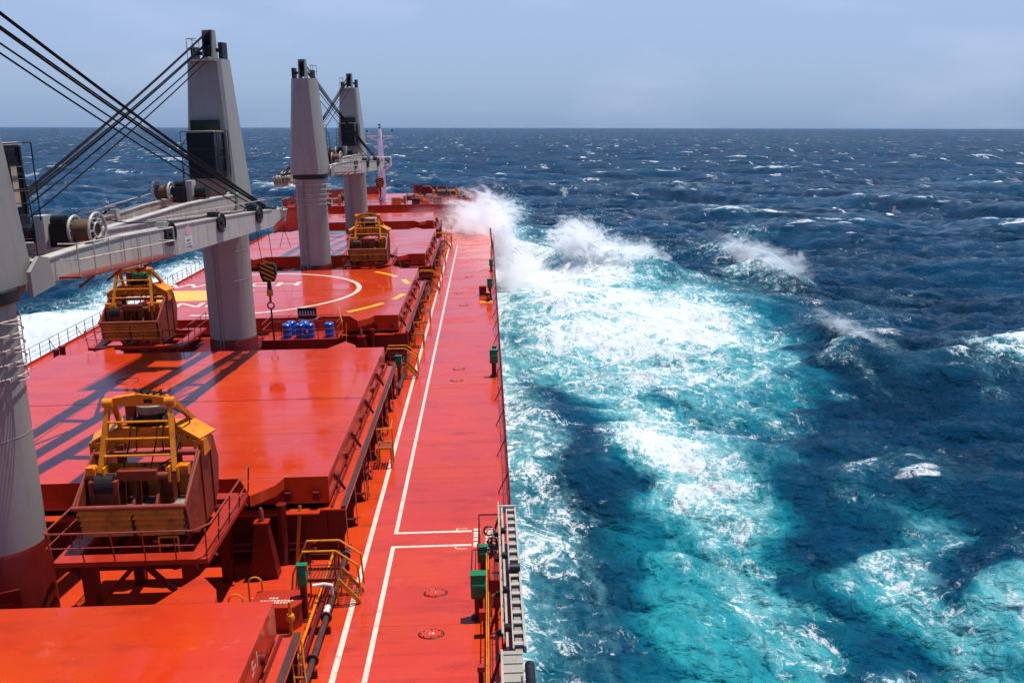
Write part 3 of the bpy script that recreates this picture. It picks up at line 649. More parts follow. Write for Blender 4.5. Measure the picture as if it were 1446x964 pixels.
def crane_top(t, head, mirror=1):
    """slewing part, built pointing forward then turned by head about the tower"""
    def fin(m, name, mat, par, **k): m.rot(-head); return m.build(name, mat, par, **k)
    # housing: tapered, chamfered corners
    def sec(hx, hy, c, z): return [(hx-c,-hy,z),(hx,-hy+c*1.6,z),(hx,hy-c*.6,z),(hx-c*.6,hy,z),(-hx+c*.6,hy,z),(-hx,hy-c*.6,z),(-hx,-hy+c*1.6,z),(-hx+c,-hy,z)]
    m = MB(); S = [sec(1.40,1.45,.22,11.32), sec(1.40,1.45,.24,12.0), sec(.95,1.02,.30,19.35)]; vs = sum(S, [])
    fs = [(k*8+i, k*8+(i+1)%8, (k+1)*8+(i+1)%8, (k+1)*8+i) for k in range(2) for i in range(8)]+[tuple(range(16, 24)), tuple(reversed(range(8)))]
    m.add(vs, fs); hs = fin(m, 'housing', M_grey, t)
    m = MB(); m.box(-.86, .86, -1.06, -1.055, 17.9, 17.93); fin(m, 'weld_seam', M_beige, hs)
    # crown: plates and sheaves
    m = MB(); m.prism([(-.5,19.35),(.35,19.35),(.25,20.2),(.12,20.95),(-.35,20.95),(-.42,20.1)], 'x', -.32, -.24); m.prism([(-.5,19.35),(.35,19.35),(.25,20.2),(.12,20.95),(-.35,20.95),(-.42,20.1)], 'x', .20, .28)
    cr_ = fin(m, 'crown_plate', M_grey, t)
    for xx in (-.16, -.02, .12):
        m = MB(); m.lathe([(.30,-.05),(.42,-.05),(.36,0),(.42,.05),(.30,.05)], (xx, -.05, 20.55), 20, 'x'); fin(m, 'crown_sheave', M_black, cr_)
    m = MB(); m.lathe([(.34,-.16),(.34,.16)], (-.02, .1, 19.85), 18, 'x'); fin(m, 'crown_sheave', M_black, cr_)
    m = MB(); m.box(-.93, -.70, -.35, .42, 19.36, 20.25); m.box(-.70, -.45, -.1, .15, 19.75, 19.95); fin(m, 'side_post', M_black, t)
    m = MB(); m.box(.68, .90, -.35, .42, 19.36, 20.05); m.box(.42, .68, -.05, .12, 19.6, 19.8); fin(m, 'side_post', M_black, t)
    m = MB(); pts = [(-.9,-.9),(.9,-.9),(.9,.9),(-.9,.9)]
    for x, y in ((.55,.95),(.9,.9),(.9,-.9)): m.tube((x,y,19.3), (x,y,20.45), .02, 5)
    m.path([(.3,.95,20.45),(.9,.9,20.45),(.9,-.9,20.45)], .02, 5); m.path([(.3,.95,19.95),(.9,.9,19.95),(.9,-.9,19.95)], .015, 5); fin(m, 'crown_railing', M_greym, t)
    m = MB(); m.box(-.8, .8, .92, 1.35, 19.22, 19.27); fin(m, 'crown_step', M_beige, t)
    # cab on the front
    cbx = -.12
    m = MB(); m.box(cbx-.62, cbx+1.0, 1.30, 1.46, 12.95, 16.05); fin(m, 'cab_backplate', M_black, t)
    m = MB()
    X0, X1, Y0, Y1, Z0, Z1 = cbx-.82, cbx+.62, 1.47, 2.95, 13.2, 15.35
    for x in (X0, X1):
        for y in (Y0, Y1): m.box(x-.05, x+.05, y-.05, y+.05, Z0, Z1)
    for z in (Z0, Z1, Z1-.85):
        for y in (Y0, Y1): m.box(X0+.051, X1-.051, y-.045, y+.045, z-.04, z+.04)
        for x in (X0, X1): m.box(x-.045, x+.045, Y0+.051, Y1-.051, z-.04, z+.04)
    m.box(X0-.04, X1+.04, Y0, Y1+.05, Z0-.28, Z0-.045)
    cab = fin(m, 'cab', M_black, t)
    for nm, bx in (('cab_window', (X0+.05, X1-.05, Y1-.01, Y1+.01, Z0, Z1)), ('cab_window', (X0-.01, X0+.01, Y0, Y1, Z0, Z1)), ('cab_window', (X1-.01, X1+.01, Y0, Y1, Z0, Z1))):
        m = MB(); m.box(*bx); fin(m, nm, M_glass, cab)
    m = MB(); m.box(X0-.08, X1+.08, Y0, Y1+.10, Z1+.045, Z1+.12); fin(m, 'cab_roof', M_beige, cab)
    m = MB(); m.box(X1+.02, X1+.06, Y0+.15, Y0+.55, Z0+.3, Z1-.6); m.box(X1+.02, X1+.06, Y0+.85, Y0+1.15, Z0+.3, Z1-.6); fin(m, 'cab_blind', M_tan, cab)
    m = MB()
    for x in (X0-.28, X1+.28):
        for y in (Y0, Y1+.25): m.tube((x,y,Z0-.2), (x,y,Z1+.1), .022, 5)
    for z in (Z0+.85, Z1+.1): m.path([(X0-.28,Y0,z),(X0-.28,Y1+.25,z),(X1+.28,Y1+.25,z),(X1+.28,Y0,z)], .02, 5)
    fin(m, 'cab_railing', M_black, cab)
    m = MB(); m.path([(1.15,1.3,15.2),(1.42,1.55,14.7),(1.5,1.6,13.2),(1.5,1.6,11.6)], .02, 5); m.path([(1.15,1.3,15.2),(1.2,1.3,11.6)], .02, 5)
    for i in range(9): m.tube((1.18,1.32,11.9+i*.36), (1.5,1.6,11.9+i*.36), .015, 5)
    fin(m, 'cab_ladder', M_black, t)
    # jib
    Lj = 28.2; ra, rb = 1.32, .42
    def P(s_, f_, dz=0): return Vector((s_*(ra+(rb-ra)*max(0,min(1,(f_-2)/(Lj-3)))), 1.6+(Lj-1.6)*(f_-1.6)/(Lj-1.6), 11.55-(f_-1.6)*.034+dz))
    for s_ in (1, -1):
        m = MB(); st = [(1.6,.65),(4,.95),(8,1.20),(16,1.15),(22,1.0),(25.5,.9),(27.6,.45)]; vs = []; fs = []
        for f_, h_ in st:
            c = P(s_, f_)
            tz = h_/2 if f_ < 25 else .42; bz = tz-h_
            for dx, dz in ((-.2,bz),(.2,bz),(.2,tz),(-.2,tz)): vs.append((c.x+dx, c.y, c.z+dz))
        for k in range(len(st)-1):
            for i in range(4): fs.append((k*4+i, k*4+(i+1)%4, k*4+4+(i+1)%4, k*4+4+i))
        fs += [(0,3,2,1), tuple(len(vs)-4+i for i in range(4))]
        m.add(vs, fs); lg = fin(m, 'jib_leg', M_beige, t)
        for i in range(len(st)-2):
            f0, f1 = st[i][0], st[i+1][0]; a = P(s_, f0, st[i][1]/2+.03); b = P(s_, f1, st[i+1][1]/2+.03 if f1 < 25 else .45)
            m = MB(); m.beam(a, b, .46, .05); fin(m, 'top_flange', M_beige, lg)
    for f_, hh in ((5.2,.6),(9.5,.7),(14.5,.6),(20,.55),(25,.7)):
        a, b = P(1, f_), P(-1, f_); m = MB(); m.box(b.x+.201, a.x-.201, a.y-.18, a.y+.18, a.z-hh/2-.1, a.z+hh/2-.1); fin(m, 'jib_crossbeam', M_beige, t)
    m = MB(); c = P(0, 12); m.beam(P(1,9.6,-.1), P(-1,14.4,-.1), .16, .16); m.beam(P(-1,14.6,-.1), P(1,19.8,-.1), .14, .14); fin(m, 'jib_bracing', M_beige, t)
    for s_ in (1, -1):
        m = MB(); a = P(s_, 1.6); m.prism([(a.y-.75,10.95),(a.y+.5,11.1),(a.y+.3,12.0),(a.y-.2,12.1),(a.y-.75,11.7)], 'x', a.x-.34, a.x-.215); m.prism([(a.y-.75,10.95),(a.y+.5,11.1),(a.y+.3,12.0),(a.y-.2,12.1),(a.y-.75,11.7)], 'x', a.x+.215, a.x+.34); fin(m, 'jib_foot', M_grey, t)
    # winch on the outer leg: drum, flanges, motor
    f_ = 5.6; c = P(1, f_, 1.0); c.x -= .25
    m = MB(); m.lathe([(.36,-.36),(.38,-.1),(.35,.1),(.37,.36)], c, 28, 'x'); wd = fin(m, 'winch_drum', M_coil, t)
    for dx, fr in ((-.40, .48), (.40, .58)):
        m = MB(); m.ring((c.x+dx, c.y, c.z), fr, .05, 30, 6, 'x'); m.ring((c.x+dx, c.y, c.z), .26, .04, 20, 5, 'x')
        for a in range(8): m.beam((c.x+dx, c.y+.26*math.cos(a*PI/4), c.z+.26*math.sin(a*PI/4)), (c.x+dx, c.y+(fr-.02)*math.cos(a*PI/4), c.z+(fr-.02)*math.sin(a*PI/4)), .05, .05)
        fin(m, 'drum_flange', M_beige, wd)
    m = MB(); m.box(c.x-1.15, c.x-.55, c.y-.35, c.y+.3, c.z-.55, c.z+.25); m.lathe([(.2,-.2),(.2,.25)], (c.x-.8, c.y-.3, c.z+.35), 12, 'x'); fin(m, 'winch_motor', M_black, t)
    m = MB(); m.box(c.x-1.5, c.x-1.17, c.y-.6, c.y-.05, c.z-.6, c.z+.55); fin(m, 'control_box', M_beige, t)
    m = MB(); m.lathe([(.36,-.3),(.30,-.25),(.30,.25),(.36,.3)], (c.x-1.9, c.y-.4, c.z-.05), 18, 'x'); fin(m, 'tugger_drum', M_black, t)
    # platform and railing outside the leg
    a = P(1, 2.6, -.25); b = P(1, 9.6, -.3)
    m = MB(); m.prism([(a.y, a.z-.06), (b.y, b.z-.06), (b.y, b.z), (a.y, a.z)], 'x', a.x+.205, a.x+.95); pf = fin(m, 'jib_platform', M_rust, t)
    for i in range(8):
        q = i/7; yy = a.y+(b.y-a.y)*q; zz = a.z+(b.z-a.z)*q
        m = MB(); m.tube((a.x+.92, yy, zz), (a.x+.92, yy, zz+1.05), .024, 5); fin(m, 'rail_post', M_beige, pf)
    m = MB()
    for hgt in (1.05, .55): m.path([(a.x+.3,a.y,a.z+hgt),(a.x+.92,a.y,a.z+hgt),(a.x+.92,b.y,b.z+hgt),(a.x+.3,b.y,b.z+hgt)], .026, 5)
    fin(m, 'platform_railing', M_beige, pf)
    for q in (.12, .38, .7):
        yy = a.y+(b.y-a.y)*q; zz = a.z+(b.z-a.z)*q
        m = MB(); m.beam((a.x+.21, yy+.3, zz-.5), (a.x+.92, yy, zz-.07), .06, .06); fin(m, 'platform_bracket', M_rust, pf)
    # black guide sheaves on the outer leg
    for f_, rr in ((11.4,.50),(17.3,.47),(23.0,.46)):
        c = P(1, f_, .35)
        m = MB(); m.ring((c.x+.30, c.y, c.z), rr-.05, .055, 26, 6, 'x'); m.lathe([(.12,-.08),(.12,.08)], (c.x+.3, c.y, c.z), 12, 'x'); m.lathe([(rr-.1,-.02),(rr-.1,.02)], (c.x+.3, c.y, c.z), 22, 'x')
        sh = fin(m, 'guide_sheave', M_black, t)
        m = MB(); m.box(c.x-.30, c.x+.14, c.y-.16, c.y+.16, c.z+.12, c.z+.50); fin(m, 'sheave_bracket', M_beige if f_ < 12 else M_black, sh)
    # sign on the outer face
    c = P(1, 13.4, .05)
    m = MB(); m.box(c.x+.205, c.x+.215, c.y-.36, c.y+.36, c.z-.38, c.z+.04); sg = fin(m, 'load_sign', M_sign, t)
    m = MB(); m.lathe([(.25,0),(.25,.01)], (c.x+.205, c.y, c.z+.31), 20, 'x'); fin(m, 'sign_disc', M_pink, sg)
    for q, (w0, w1) in enumerate(((-.22,.2),(-.26,.27))):
        for k in range(5): 
            yy = c.y+w0+(w1-w0)*k/5
            m = MB(); m.box(c.x+.216, c.x+.219, yy, yy+.055, c.z-.14-.15*q-.04, c.z-.14-.15*q+.04); fin(m, 'worn_lettering', M_rust, sg)
    # handrail wire along the top
    m = MB()
    for i in range(9):
        f_ = 10+i*1.9; c = P(1, f_, .6); m.tube(c, c+Vector((0,0,.42)), .015, 4)
    m.path([P(1,10,1.02), P(1,25.2,1.02)], .014, 4); fin(m, 'jib_lifeline', M_beige, t)
    # head: sheaves, pipework and a small platform
    c = P(0, Lj)
    m = MB(); m.box(-.75, .75, c.y-1.1, c.y-.15, c.z+.30, c.z+.36); m.box(-.62, .62, c.y-.5, c.y-.3, c.z-.35, c.z+.29); hd = fin(m, 'jib_head', M_beige, t)
    for xx in (-.45, -.15, .15, .45):
        m = MB(); m.lathe([(.22,-.05),(.34,-.05),(.28,0),(.34,.05),(.22,.05)], (xx, c.y, c.z+.15), 18, 'x'); fin(m, 'head_sheave', M_greym, hd)
    for xx in (-.3, .3):
        m = MB(); m.lathe([(.14,-.1),(.14,.1)], (xx, c.y+.25, c.z-.32), 10, 'y'); fin(m, 'work_light', M_tan, hd)
    m = MB()
    for xx, yy in ((-.75,-1.1),(.75,-1.1),(-.75,.3),(.75,.3),(0,.3),(0,-1.1)): m.tube((xx, c.y+yy, c.z+.3), (xx, c.y+yy, c.z+.95), .02, 4)
    m.path([(-.75,c.y-1.1,c.z+.95),(-.75,c.y+.3,c.z+.95),(.75,c.y+.3,c.z+.95),(.75,c.y-1.1,c.z+.95)], .02, 4); fin(m, 'head_railing', M_greym, hd)
    m = MB()
    for i in range(9): m.box(-.6+i*.14, -.52+i*.14, c.y-2.3, c.y-1.6, c.z+.46, c.z+.60)
    fin(m, 'rope_rollers', M_black, hd)
    # luffing and hoisting ropes: (x, z at crown) to (x, distance out)
    for k, (x0, z0, y0, x1, f1) in enumerate(((-.16,20.95,0,-.34,27.4),(-.02,20.9,0,-.22,27.4),(.0,20.2,.2,.02,26.2),(.12,20.1,.2,.14,26.2),(.2,20.1,.25,.3,26.2),(.1,19.55,.4,.42,24.6),(-.3,19.5,.5,-.3,24.6))):
        a = Vector((x0, y0, z0)); b = P(0, f1, .5); b.x = x1
        m = MB(); pts = [a.lerp(b, i/8)+Vector((0,0,-.22*4*(i/8)*(1-i/8))) for i in range(9)]; m.path(pts, .034, 5); fin(m, 'luffing_rope', M_rope, t)
    m = MB(); a = P(1, 5.6, 1.5); pts = [a, P(1,11.4,.9), P(1,17.3,.85), P(1,23,.8), P(0,28,.5)]
    for q in range(len(pts)-1):
        pp = [pts[q].lerp(pts[q+1], i/6)+Vector((0,0,-.18*4*(i/6)*(1-i/6))) for i in range(7)]; m.path(pp, .02, 4)
    fin(m, 'hoist_rope', M_rope, t)
HD1 = math.atan2(3.25, 28.0)
clab = ['nearest grey deck crane at the left edge, its jib reaching to the second tower',
        'tall grey deck crane with black cab, second from the bridge, its jib pointing aft',
        'grey deck crane seen from behind with hoops and ladder, third from the bridge',
        'farthest grey deck crane with small black cab, next to the white foremast']
CY = [28.25, 57.0, 86.0, 114.6]
c1 = crane('deck_crane', clab[0], True, True); crane_top(c1, HD1)
c2 = crane('deck_crane', clab[1], False, False); crane_top(c2, PI+math.atan2(2.8, 28))
c1.location = (0, CY[0], 0); c2.location = (0, CY[1], 0)
c3 = dup(c1, (0, CY[2], 0), clab[2]); c4 = dup(c2, (0, CY[3], 0), clab[3])

# hook blocks hanging from the jib heads
def hook_block(label, loc, drop, lashed, s=1.0):
    """loc: centre of the block; drop: height of rope above it; lashed: length of gear below it"""
    t = thing('hook_block', label, 'hook block', loc, 'hook blocks hanging from the crane jibs')
    m = MB(); pr_ = [(.34,-.55),(.50,-.1),(.50,.35),(.34,.62),(-.34,.62),(-.50,.35),(-.50,-.1),(-.34,-.55)]
    m.prism(pr_, 'y', -.22, .22); bl = m.build('block_body', M_black, t, bevel=.04)
    for i in range(5):
        z0 = -.62+i*.27; L0 = []
        for x in (-.46, .46): L0.append((x, z0+ .20 + x*(-.45)))
        # stripes clipped to the plate outline
        xa, xb = (-.40, .40) if 0 < i < 4 else (-.26, .26)
        m = MB(); za, zb = z0+.20-xa*.5, z0+.20-xb*.5; m.add([(xa,-.225,za),(xb,-.225,zb),(xb,-.225,zb+.11),(xa,-.225,za+.11)], [(0,1,2,3)]); m.build('yellow_stripe', M_yellow, bl, smooth=False)
    m = MB(); m.prism([(.13,-1.05),(.10,-.5),(-.10,-.5),(-.13,-1.05)], 'y', -.10, .10); m.build('shank', M_black, t)
    m = MB(); m.lathe([(.17,-1.45),(.20,-1.38),(.20,-1.12),(.15,-1.05)], n=14); m.build('swivel', M_yellow, t)
    m = MB(); m.tube((0,0,-1.45), (0,0,-1.85), .07, 8); m.ring((0,0,-2.05), .20, .05, 16, 6, 'y'); m.build('hook', M_rust, t)
    for sx in (-.32, .32):
        m = MB(); m.tube((sx, 0, .6), (sx*1.2-.25, -.1, drop), .022, 5); m.build('fall_rope', M_rope, t)
    if lashed:
        m = MB(); m.path([(0,0,-2.25),(.05,0,-lashed)], .055, 6); m.build('lashing_wire', M_black, t)
    t.scale = (s, s, s); return t
hook_block('yellow and black striped hook block hanging behind the second tower, lashed to the drum platform', (1.9, 59.0, 6.85), 3.5, 4.35)
hook_block('small striped hook block hanging from the third crane in front of the foremast', (3.05, 113.5, 8.6), 1.8, 3.2, .92)
def slung(label, loc):
    t = hook_block(label, loc, 2.8, 0, .55)
    for sx in (-1, 1):
        m = MB(); m.path([(0,0,-2.2),(sx*.9,0,-5.3)], .04, 4); m.build('sling_leg', M_rope, t)
slung('hook with two sling legs hanging over the hatch left of the third tower', (-2.75, 86.6, 7.7))

# ------------------------------------------------------------------ grab platforms, grabs
def rail(m, pts, zs, r=.022, post=None, ph=1.0, n=5):
    for z in zs: m.path([(x, y, z+zz) for x, y, zz in pts], r, n)
def platform(label, loc, w_=4.7, d_=5.3, z=3.05):
    t = thing('grab_platform', label, 'platform', loc, 'raised grab platforms between the hatches')
    hw, hd = w_/2, d_/2
    for nm, bx in (('walkway', (-hw,hw,-hd,-hd+.55)), ('walkway', (-hw,hw,hd-.55,hd)), ('walkway', (-hw,-hw+.6,-hd+.551,hd-.551)), ('walkway', (hw-.6,hw,-hd+.551,hd-.551))):
        m = MB(); m.box(*bx, z-.16, z); m.build(nm, M_red, t)
    for x in (-.95, .95):
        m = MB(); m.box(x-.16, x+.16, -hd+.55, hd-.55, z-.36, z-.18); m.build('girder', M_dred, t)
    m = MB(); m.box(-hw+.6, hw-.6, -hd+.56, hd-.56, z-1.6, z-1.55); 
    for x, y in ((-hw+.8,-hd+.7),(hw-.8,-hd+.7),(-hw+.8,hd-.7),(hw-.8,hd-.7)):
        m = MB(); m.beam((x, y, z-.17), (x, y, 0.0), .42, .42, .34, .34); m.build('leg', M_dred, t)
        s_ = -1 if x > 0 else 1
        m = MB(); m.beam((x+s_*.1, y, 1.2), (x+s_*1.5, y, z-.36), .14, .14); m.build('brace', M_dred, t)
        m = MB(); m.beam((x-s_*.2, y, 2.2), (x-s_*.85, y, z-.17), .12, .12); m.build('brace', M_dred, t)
    for x in np.linspace(-hw+.04, hw-.04, 6):
        m = MB(); m.tube((x, -hd+.04, z), (x*1.03, -hd-.12, z+1.0), .024, 5); m.build('rail_post', M_rust, t)
    for y in np.linspace(-hd+.04, hd-.04, 5)[1:]:
        for sx in (-1, 1):
            m = MB(); m.tube((sx*(hw-.04), y, z), (sx*(hw+.05), y, z+1.0), .026, 5); m.build('rail_post', M_dred, t)
    m = MB()
    for h_, r_ in ((1.0,.03),(.5,.018)): m.path([(-hw-.05,hd,z+h_),(-hw-.10,-hd-.05,z+h_),(-hw+.1,-hd-.14*h_,z+h_),(hw-.3,-hd-.14*h_,z+h_),(hw+.05,-hd+.35,z+h_),(hw+.05,hd,z+h_)], r_, 6)
    m.build('handrail', M_pinkp, t)
    # hoses and small gear under and on the platform
    m = MB(); 
    m.path([(.6,-hd+.9,z-.3),(.6,-hd+.9,z+.35),(1.2,-hd+.9,z+.35),(1.2,-hd+.9,z-.3)], .03, 5); m.path([(.6,-hd+.9,z+.1),(1.2,-hd+.9,z+.1)], .02, 5); m.build('step_iron', M_yellow, t)
    return t
def grab(label, loc, tarp=False, yaw=0.0):
    t = thing('cargo_grab', label, 'grab', loc, 'cargo grabs parked on their platforms')
    HW = 1.70
    prof = [(-1.80,1.42),(-1.52,.42),(-.70,.05),(.9,.05),(1.75,.55),(2.05,1.6),(1.65,2.55),(.95,3.0),(.15,2.75),(-.55,2.35)]
    for s_ in (-1, 1):
        m = MB(); a, b = sorted((s_*HW, s_*(HW-.06))); m.prism(prof, 'x', a, b); sp_ = m.build('side_plate', M_rust, t)
        a, b = sorted((s_*(HW+.001), s_*(HW+.05)))
        m = MB(); m.prism([(.02,.1),(.10,.1),(.10,2.8),(.02,2.8)], 'x', a, b); m.prism([(1.1,.2),(1.18,.2),(1.18,2.8),(1.1,2.8)], 'x', a, b); m.build('stiffener', M_rust, sp_)
    for row in range(5):
        z0 = .40+row*.20; y0 = -1.55-.055*row
        for sx in (-1, 1):
            a, b = sorted((sx*.03, sx*(HW-.08))); m = MB(); m.prism([(y0-.13, z0+.02), (y0+.06, z0), (y0+.02, z0+.155), (y0-.03, z0+.155)], 'x', a, b); m.build('slat', M_orange, t)
    m = MB(); m.prism([(-1.58,.40),(-.7,.06),(.9,.06),(1.7,.55),(1.66,.62),(.9,.14),(-.65,.14),(-1.5,.46)], 'x', -HW+.062, HW-.062); m.build('bucket_floor', M_dred, t)
    m = MB(); m.prism([(-1.42,.42),(-1.36,.42),(-1.62,1.4),(-1.68,1.4)], 'x', -HW+.07, HW-.07); m.build('slat_backing', M_black, t)
    m = MB(); m.tube((-HW-.05,-1.86,1.44), (HW+.05,-1.86,1.44), .085, 12); m.build('lip_pipe', M_pinkp, t)
    m = MB(); m.box(-HW+.07, HW-.07, -1.66, .0, .98, 1.04); m.build('inner_tray', M_greym, t)
    m = MB(); m.box(-HW+.065, HW-.065, .02, .10, 1.05, 2.2); m.build('inner_wall', M_orange, t)
    for x in (-.10, .62):
        m = MB(); m.prism([(-1.5,1.05),(.0,1.05),(.0,2.2),(-.35,2.2)], 'x', x-.04, x+.04); m.build('divider', M_rust, t)
    m = MB(); m.box(.66, .95, -.6, .0, 1.05, 2.1); m.build('divider', M_rust, t)
    m = MB(); m.box(-HW+.25, -HW+1.15, -1.25, -.35, 1.06, 2.05); m.build('gear_box', M_rust, t)
    m = MB(); m.lathe([(.30,-.32),(.36,-.28),(.36,.28),(.30,.32)], (-HW+.70,-.95,1.85), 16, 'x'); m.lathe([(.16,-.5),(.16,.5)], (-HW+.70,-.95,1.85), 12, 'x'); m.build('hydraulic_motor', M_black, t)
    m = MB(); m.tube((-HW+.05,-.82,2.08), (HW-.05,-.82,2.08), .12, 14); fp = m.build('front_pipe', M_pinkp, t)
    m = MB(); m.box(-.62, .62, -1.02, -.62, 1.98, 2.30); m.build('pipe_guard', M_rust, fp)
    m = MB(); m.tube((-HW+.05,.05,2.52), (HW-.05,.05,2.52), .10, 14); m.build('rear_pipe', M_pinkp, t)
    m = MB(); m.box(.8, 1.05, .10, .3, 2.0, 2.8); m.build('hinge_post', M_rust, t)
    m = MB(); m.box(-1.0, -.75, .10, .3, 2.0, 2.8); m.build('hinge_post', M_rust, t)
    # crosshead
    m = MB(); m.prism([(-1.62,2.62),(-1.55,2.95),(-1.05,3.32),(1.05,3.32),(1.55,2.95),(1.62,2.62)], 'y', .28, .42); ch_ = m.build('crosshead', M_orange, t)
    m = MB(); m.prism([(-1.5,2.62),(-1.45,2.9),(-1.0,3.26),(1.0,3.26),(1.45,2.9),(1.5,2.62)], 'y', 1.2, 1.34); m.build('crosshead_back', M_orange, ch_)
    for s_ in (-1, 1):
        m = MB(); m.beam((s_*.98,.80,3.36), (s_*1.86,.55,2.93), .95, .07); m.build('arm_top', M_yellow, ch_)
        m = MB(); a, b = sorted((s_*1.50, s_*1.84)); m.box(a, b, .10, .95, 2.35, 2.90); m.build('arm_end', M_orange, ch_)
        m = MB(); m.beam((s_*1.72,.1,2.6), (s_*1.72,-1.80,1.5), .05, .09); m.build('tie_rod', M_pinkp, t)
    m = MB(); m.box(-1.0, 1.0, .42, 1.2, 3.22, 3.30); m.build('crosshead_deck', M_orange, ch_)
    for xx in (-.5, -.3, .35, .55):
        m = MB(); m.lathe([(.12,-.05),(.21,-.05),(.17,0),(.21,.05),(.12,.05)], (xx,.52,3.42), 16, 'x'); m.build('sheave', M_black, ch_)
    for xx in (-.5, .35):
        m = MB(); m.path([(xx,.30,3.44),(xx+.03,-.1,2.9),(xx+.02,-.75,2.3)], .022, 5); m.path([(xx+.2,.30,3.44),(xx+.2,.02,2.8),(xx+.2,.05,2.6)], .022, 5); m.build('wire', M_rope, t)
    for xx in (-1.3, -.9, 0, .9, 1.3):
        m = MB(); m.lathe([(.045,-.02),(.03,.0)], (xx,.26,2.95), 6, 'y'); m.build('bolt', M_black, ch_)
    for s_ in (-1, 1):
        m = MB(); m.lathe([(.20,-.05),(.20,.05)], (s_*(HW+.06),.9,2.55), 16, 'x'); m.build('pivot_boss', M_rust, t)
        m = MB(); a, b = sorted((s_*(HW-.10), s_*(HW-.45))); m.box(a, b, -.95, -.62, 2.16, 2.42); m.build('bearing_block', M_orange, t)
    m = MB(); m.path([(.9,.9,3.32),(1.1,.2,3.1),(1.0,-.4,2.5),(.6,-.7,2.35)], .028, 5); m.path([(-.9,1.0,3.34),(-1.3,.5,3.0),(-1.35,.0,2.6)], .028, 5); m.build('hose', M_black, t)
    # upper frame
    for s_ in (-1, 1):
        m = MB(); m.beam((s_*1.16,-.86,2.22), (s_*.98,-.12,4.30), .155, .14); fl_ = m.build('frame_leg', M_yellow, t)
        m = MB(); m.box(s_*1.16-.17, s_*1.16-.11, -1.05, -.70, 1.92, 2.42); m.box(s_*1.16+.11, s_*1.16+.17, -1.05, -.70, 1.92, 2.42); m.build('clevis', M_yellow, fl_)
        m = MB(); m.lathe([(.15,-.16),(.15,.16)], (s_*.98,-.12,4.30), 14, 'x'); m.build('pin', M_yellow, fl_)
        m = MB(); m.beam((s_*.98,.10,4.28), (s_*1.22,1.30,3.22), .16, .15); m.build('rear_leg', M_orange, t)
        m = MB(); m.beam((s_*.86,.0,4.25), (s_*.86,.40,3.2), .12, .14); m.build('inner_post', M_orange, t)
    m = MB(); m.prism([(-1.02,4.18),(-.85,4.44),(0,4.56),(.85,4.44),(1.02,4.18)], 'y', -.14, .20); tb = m.build('top_beam', M_orange, t)
    m = MB(); m.box(.15, .42, -.145, -.14, 4.26, 4.40); m.build('stencil', M_black, tb)
    for z, y in ((3.72,-.36),(3.22,-.54),(2.72,-.72)):
        xx = 1.0+.18*(4.3-z)/2.1; m = MB(); m.tube((-xx,y,z), (xx,y,z), .038, 8); m.build('rung', M_yellow, t)
    m = MB(); m.lathe([(.44,3.30),(.46,3.36),(.44,3.75)], (.05,.80,0), 22); tk = m.build('motor', M_black, t)
    if tarp:
        m = MB(); m.lathe([(.50,3.66),(.52,3.72),(.53,4.02),(.44,4.14),(.1,4.16)], (.05,.80,0), 22)
        m.v = [(x+random.uniform(-.03,.03), y+random.uniform(-.03,.03), z+random.uniform(-.02,.02)) for x,y,z in m.v]; m.build('tarp_cover', M_tarp, t)
    else:
        m = MB(); m.lathe([(.47,3.72),(.50,3.78),(.49,3.98),(.38,4.08),(.12,4.12)], (.05,.80,0), 22); m.build('motor_lid', M_greym, t)
    m = MB(); m.lathe([(.17,3.28),(.17,4.05),(.12,4.1)], (-.62,.72,0), 14); m.build('cylinder', M_rust, t)
    m = MB(); m.path([(.5,.75,3.7),(.75,.6,3.9),(.8,.4,3.6),(.82,.3,3.3)], .03, 5); m.path([(-.4,.7,3.9),(-.2,.5,4.0),(-.3,.4,3.5)], .03, 5); m.path([(1.0,.1,4.0),(1.25,.4,3.7),(1.25,.8,3.3)], .028, 5); m.build('hose', M_black, t)
    for i in range(9):
        m = MB(); m.ring((-.05+i*.10, .02+.03*(i%2), 4.56+.05*(i<3)+.03*math.sin(i*2.1)), .075, .026, 10, 5, 'x' if i % 2 else 'z'); m.build('chain_link', M_black, tb)
    if tarp:
        m = MB(); m.prism([(-.12,4.5),(.12,4.5),(.05,4.72),(-.05,4.72)], 'y', -.05, .1); m.build('shackle', M_rust, tb)
    for sx in (-1.66, .02, 1.62):                              # slack chains down the slats
        for i in range(8):
            m = MB(); m.ring((sx+.02*(i%2), -1.72-.035*(7-i)*.0-.05*(i/8), .45+i*.13), .055, .018, 8, 4, 'x' if i % 2 else 'y'); m.build('chain_link', M_black, t)
    t.rotation_euler = (0, 0, yaw); return t
platform('raised red platform with handrail under the nearest grab, by the nearest crane', (4.35, 29.9, 0))
p2 = platform('raised red platform under the green-topped grab, left of the second tower', (-5.6, 58.6, 0), 5.6, 5.0)
p3 = platform('raised red platform under the farthest grab', (4.6, 88.6, 0), 4.4, 4.6)
grab('big worn orange and yellow grab with grey motor lid and chain, nearest the bridge', (4.20, 29.9, 3.02), False)
grab('orange grab with green tarp on its motor, left of the second tower', (-6.0, 58.3, 3.02), True)
grab('small far orange grab between the third and fourth towers', (4.55, 88.4, 3.02), False)

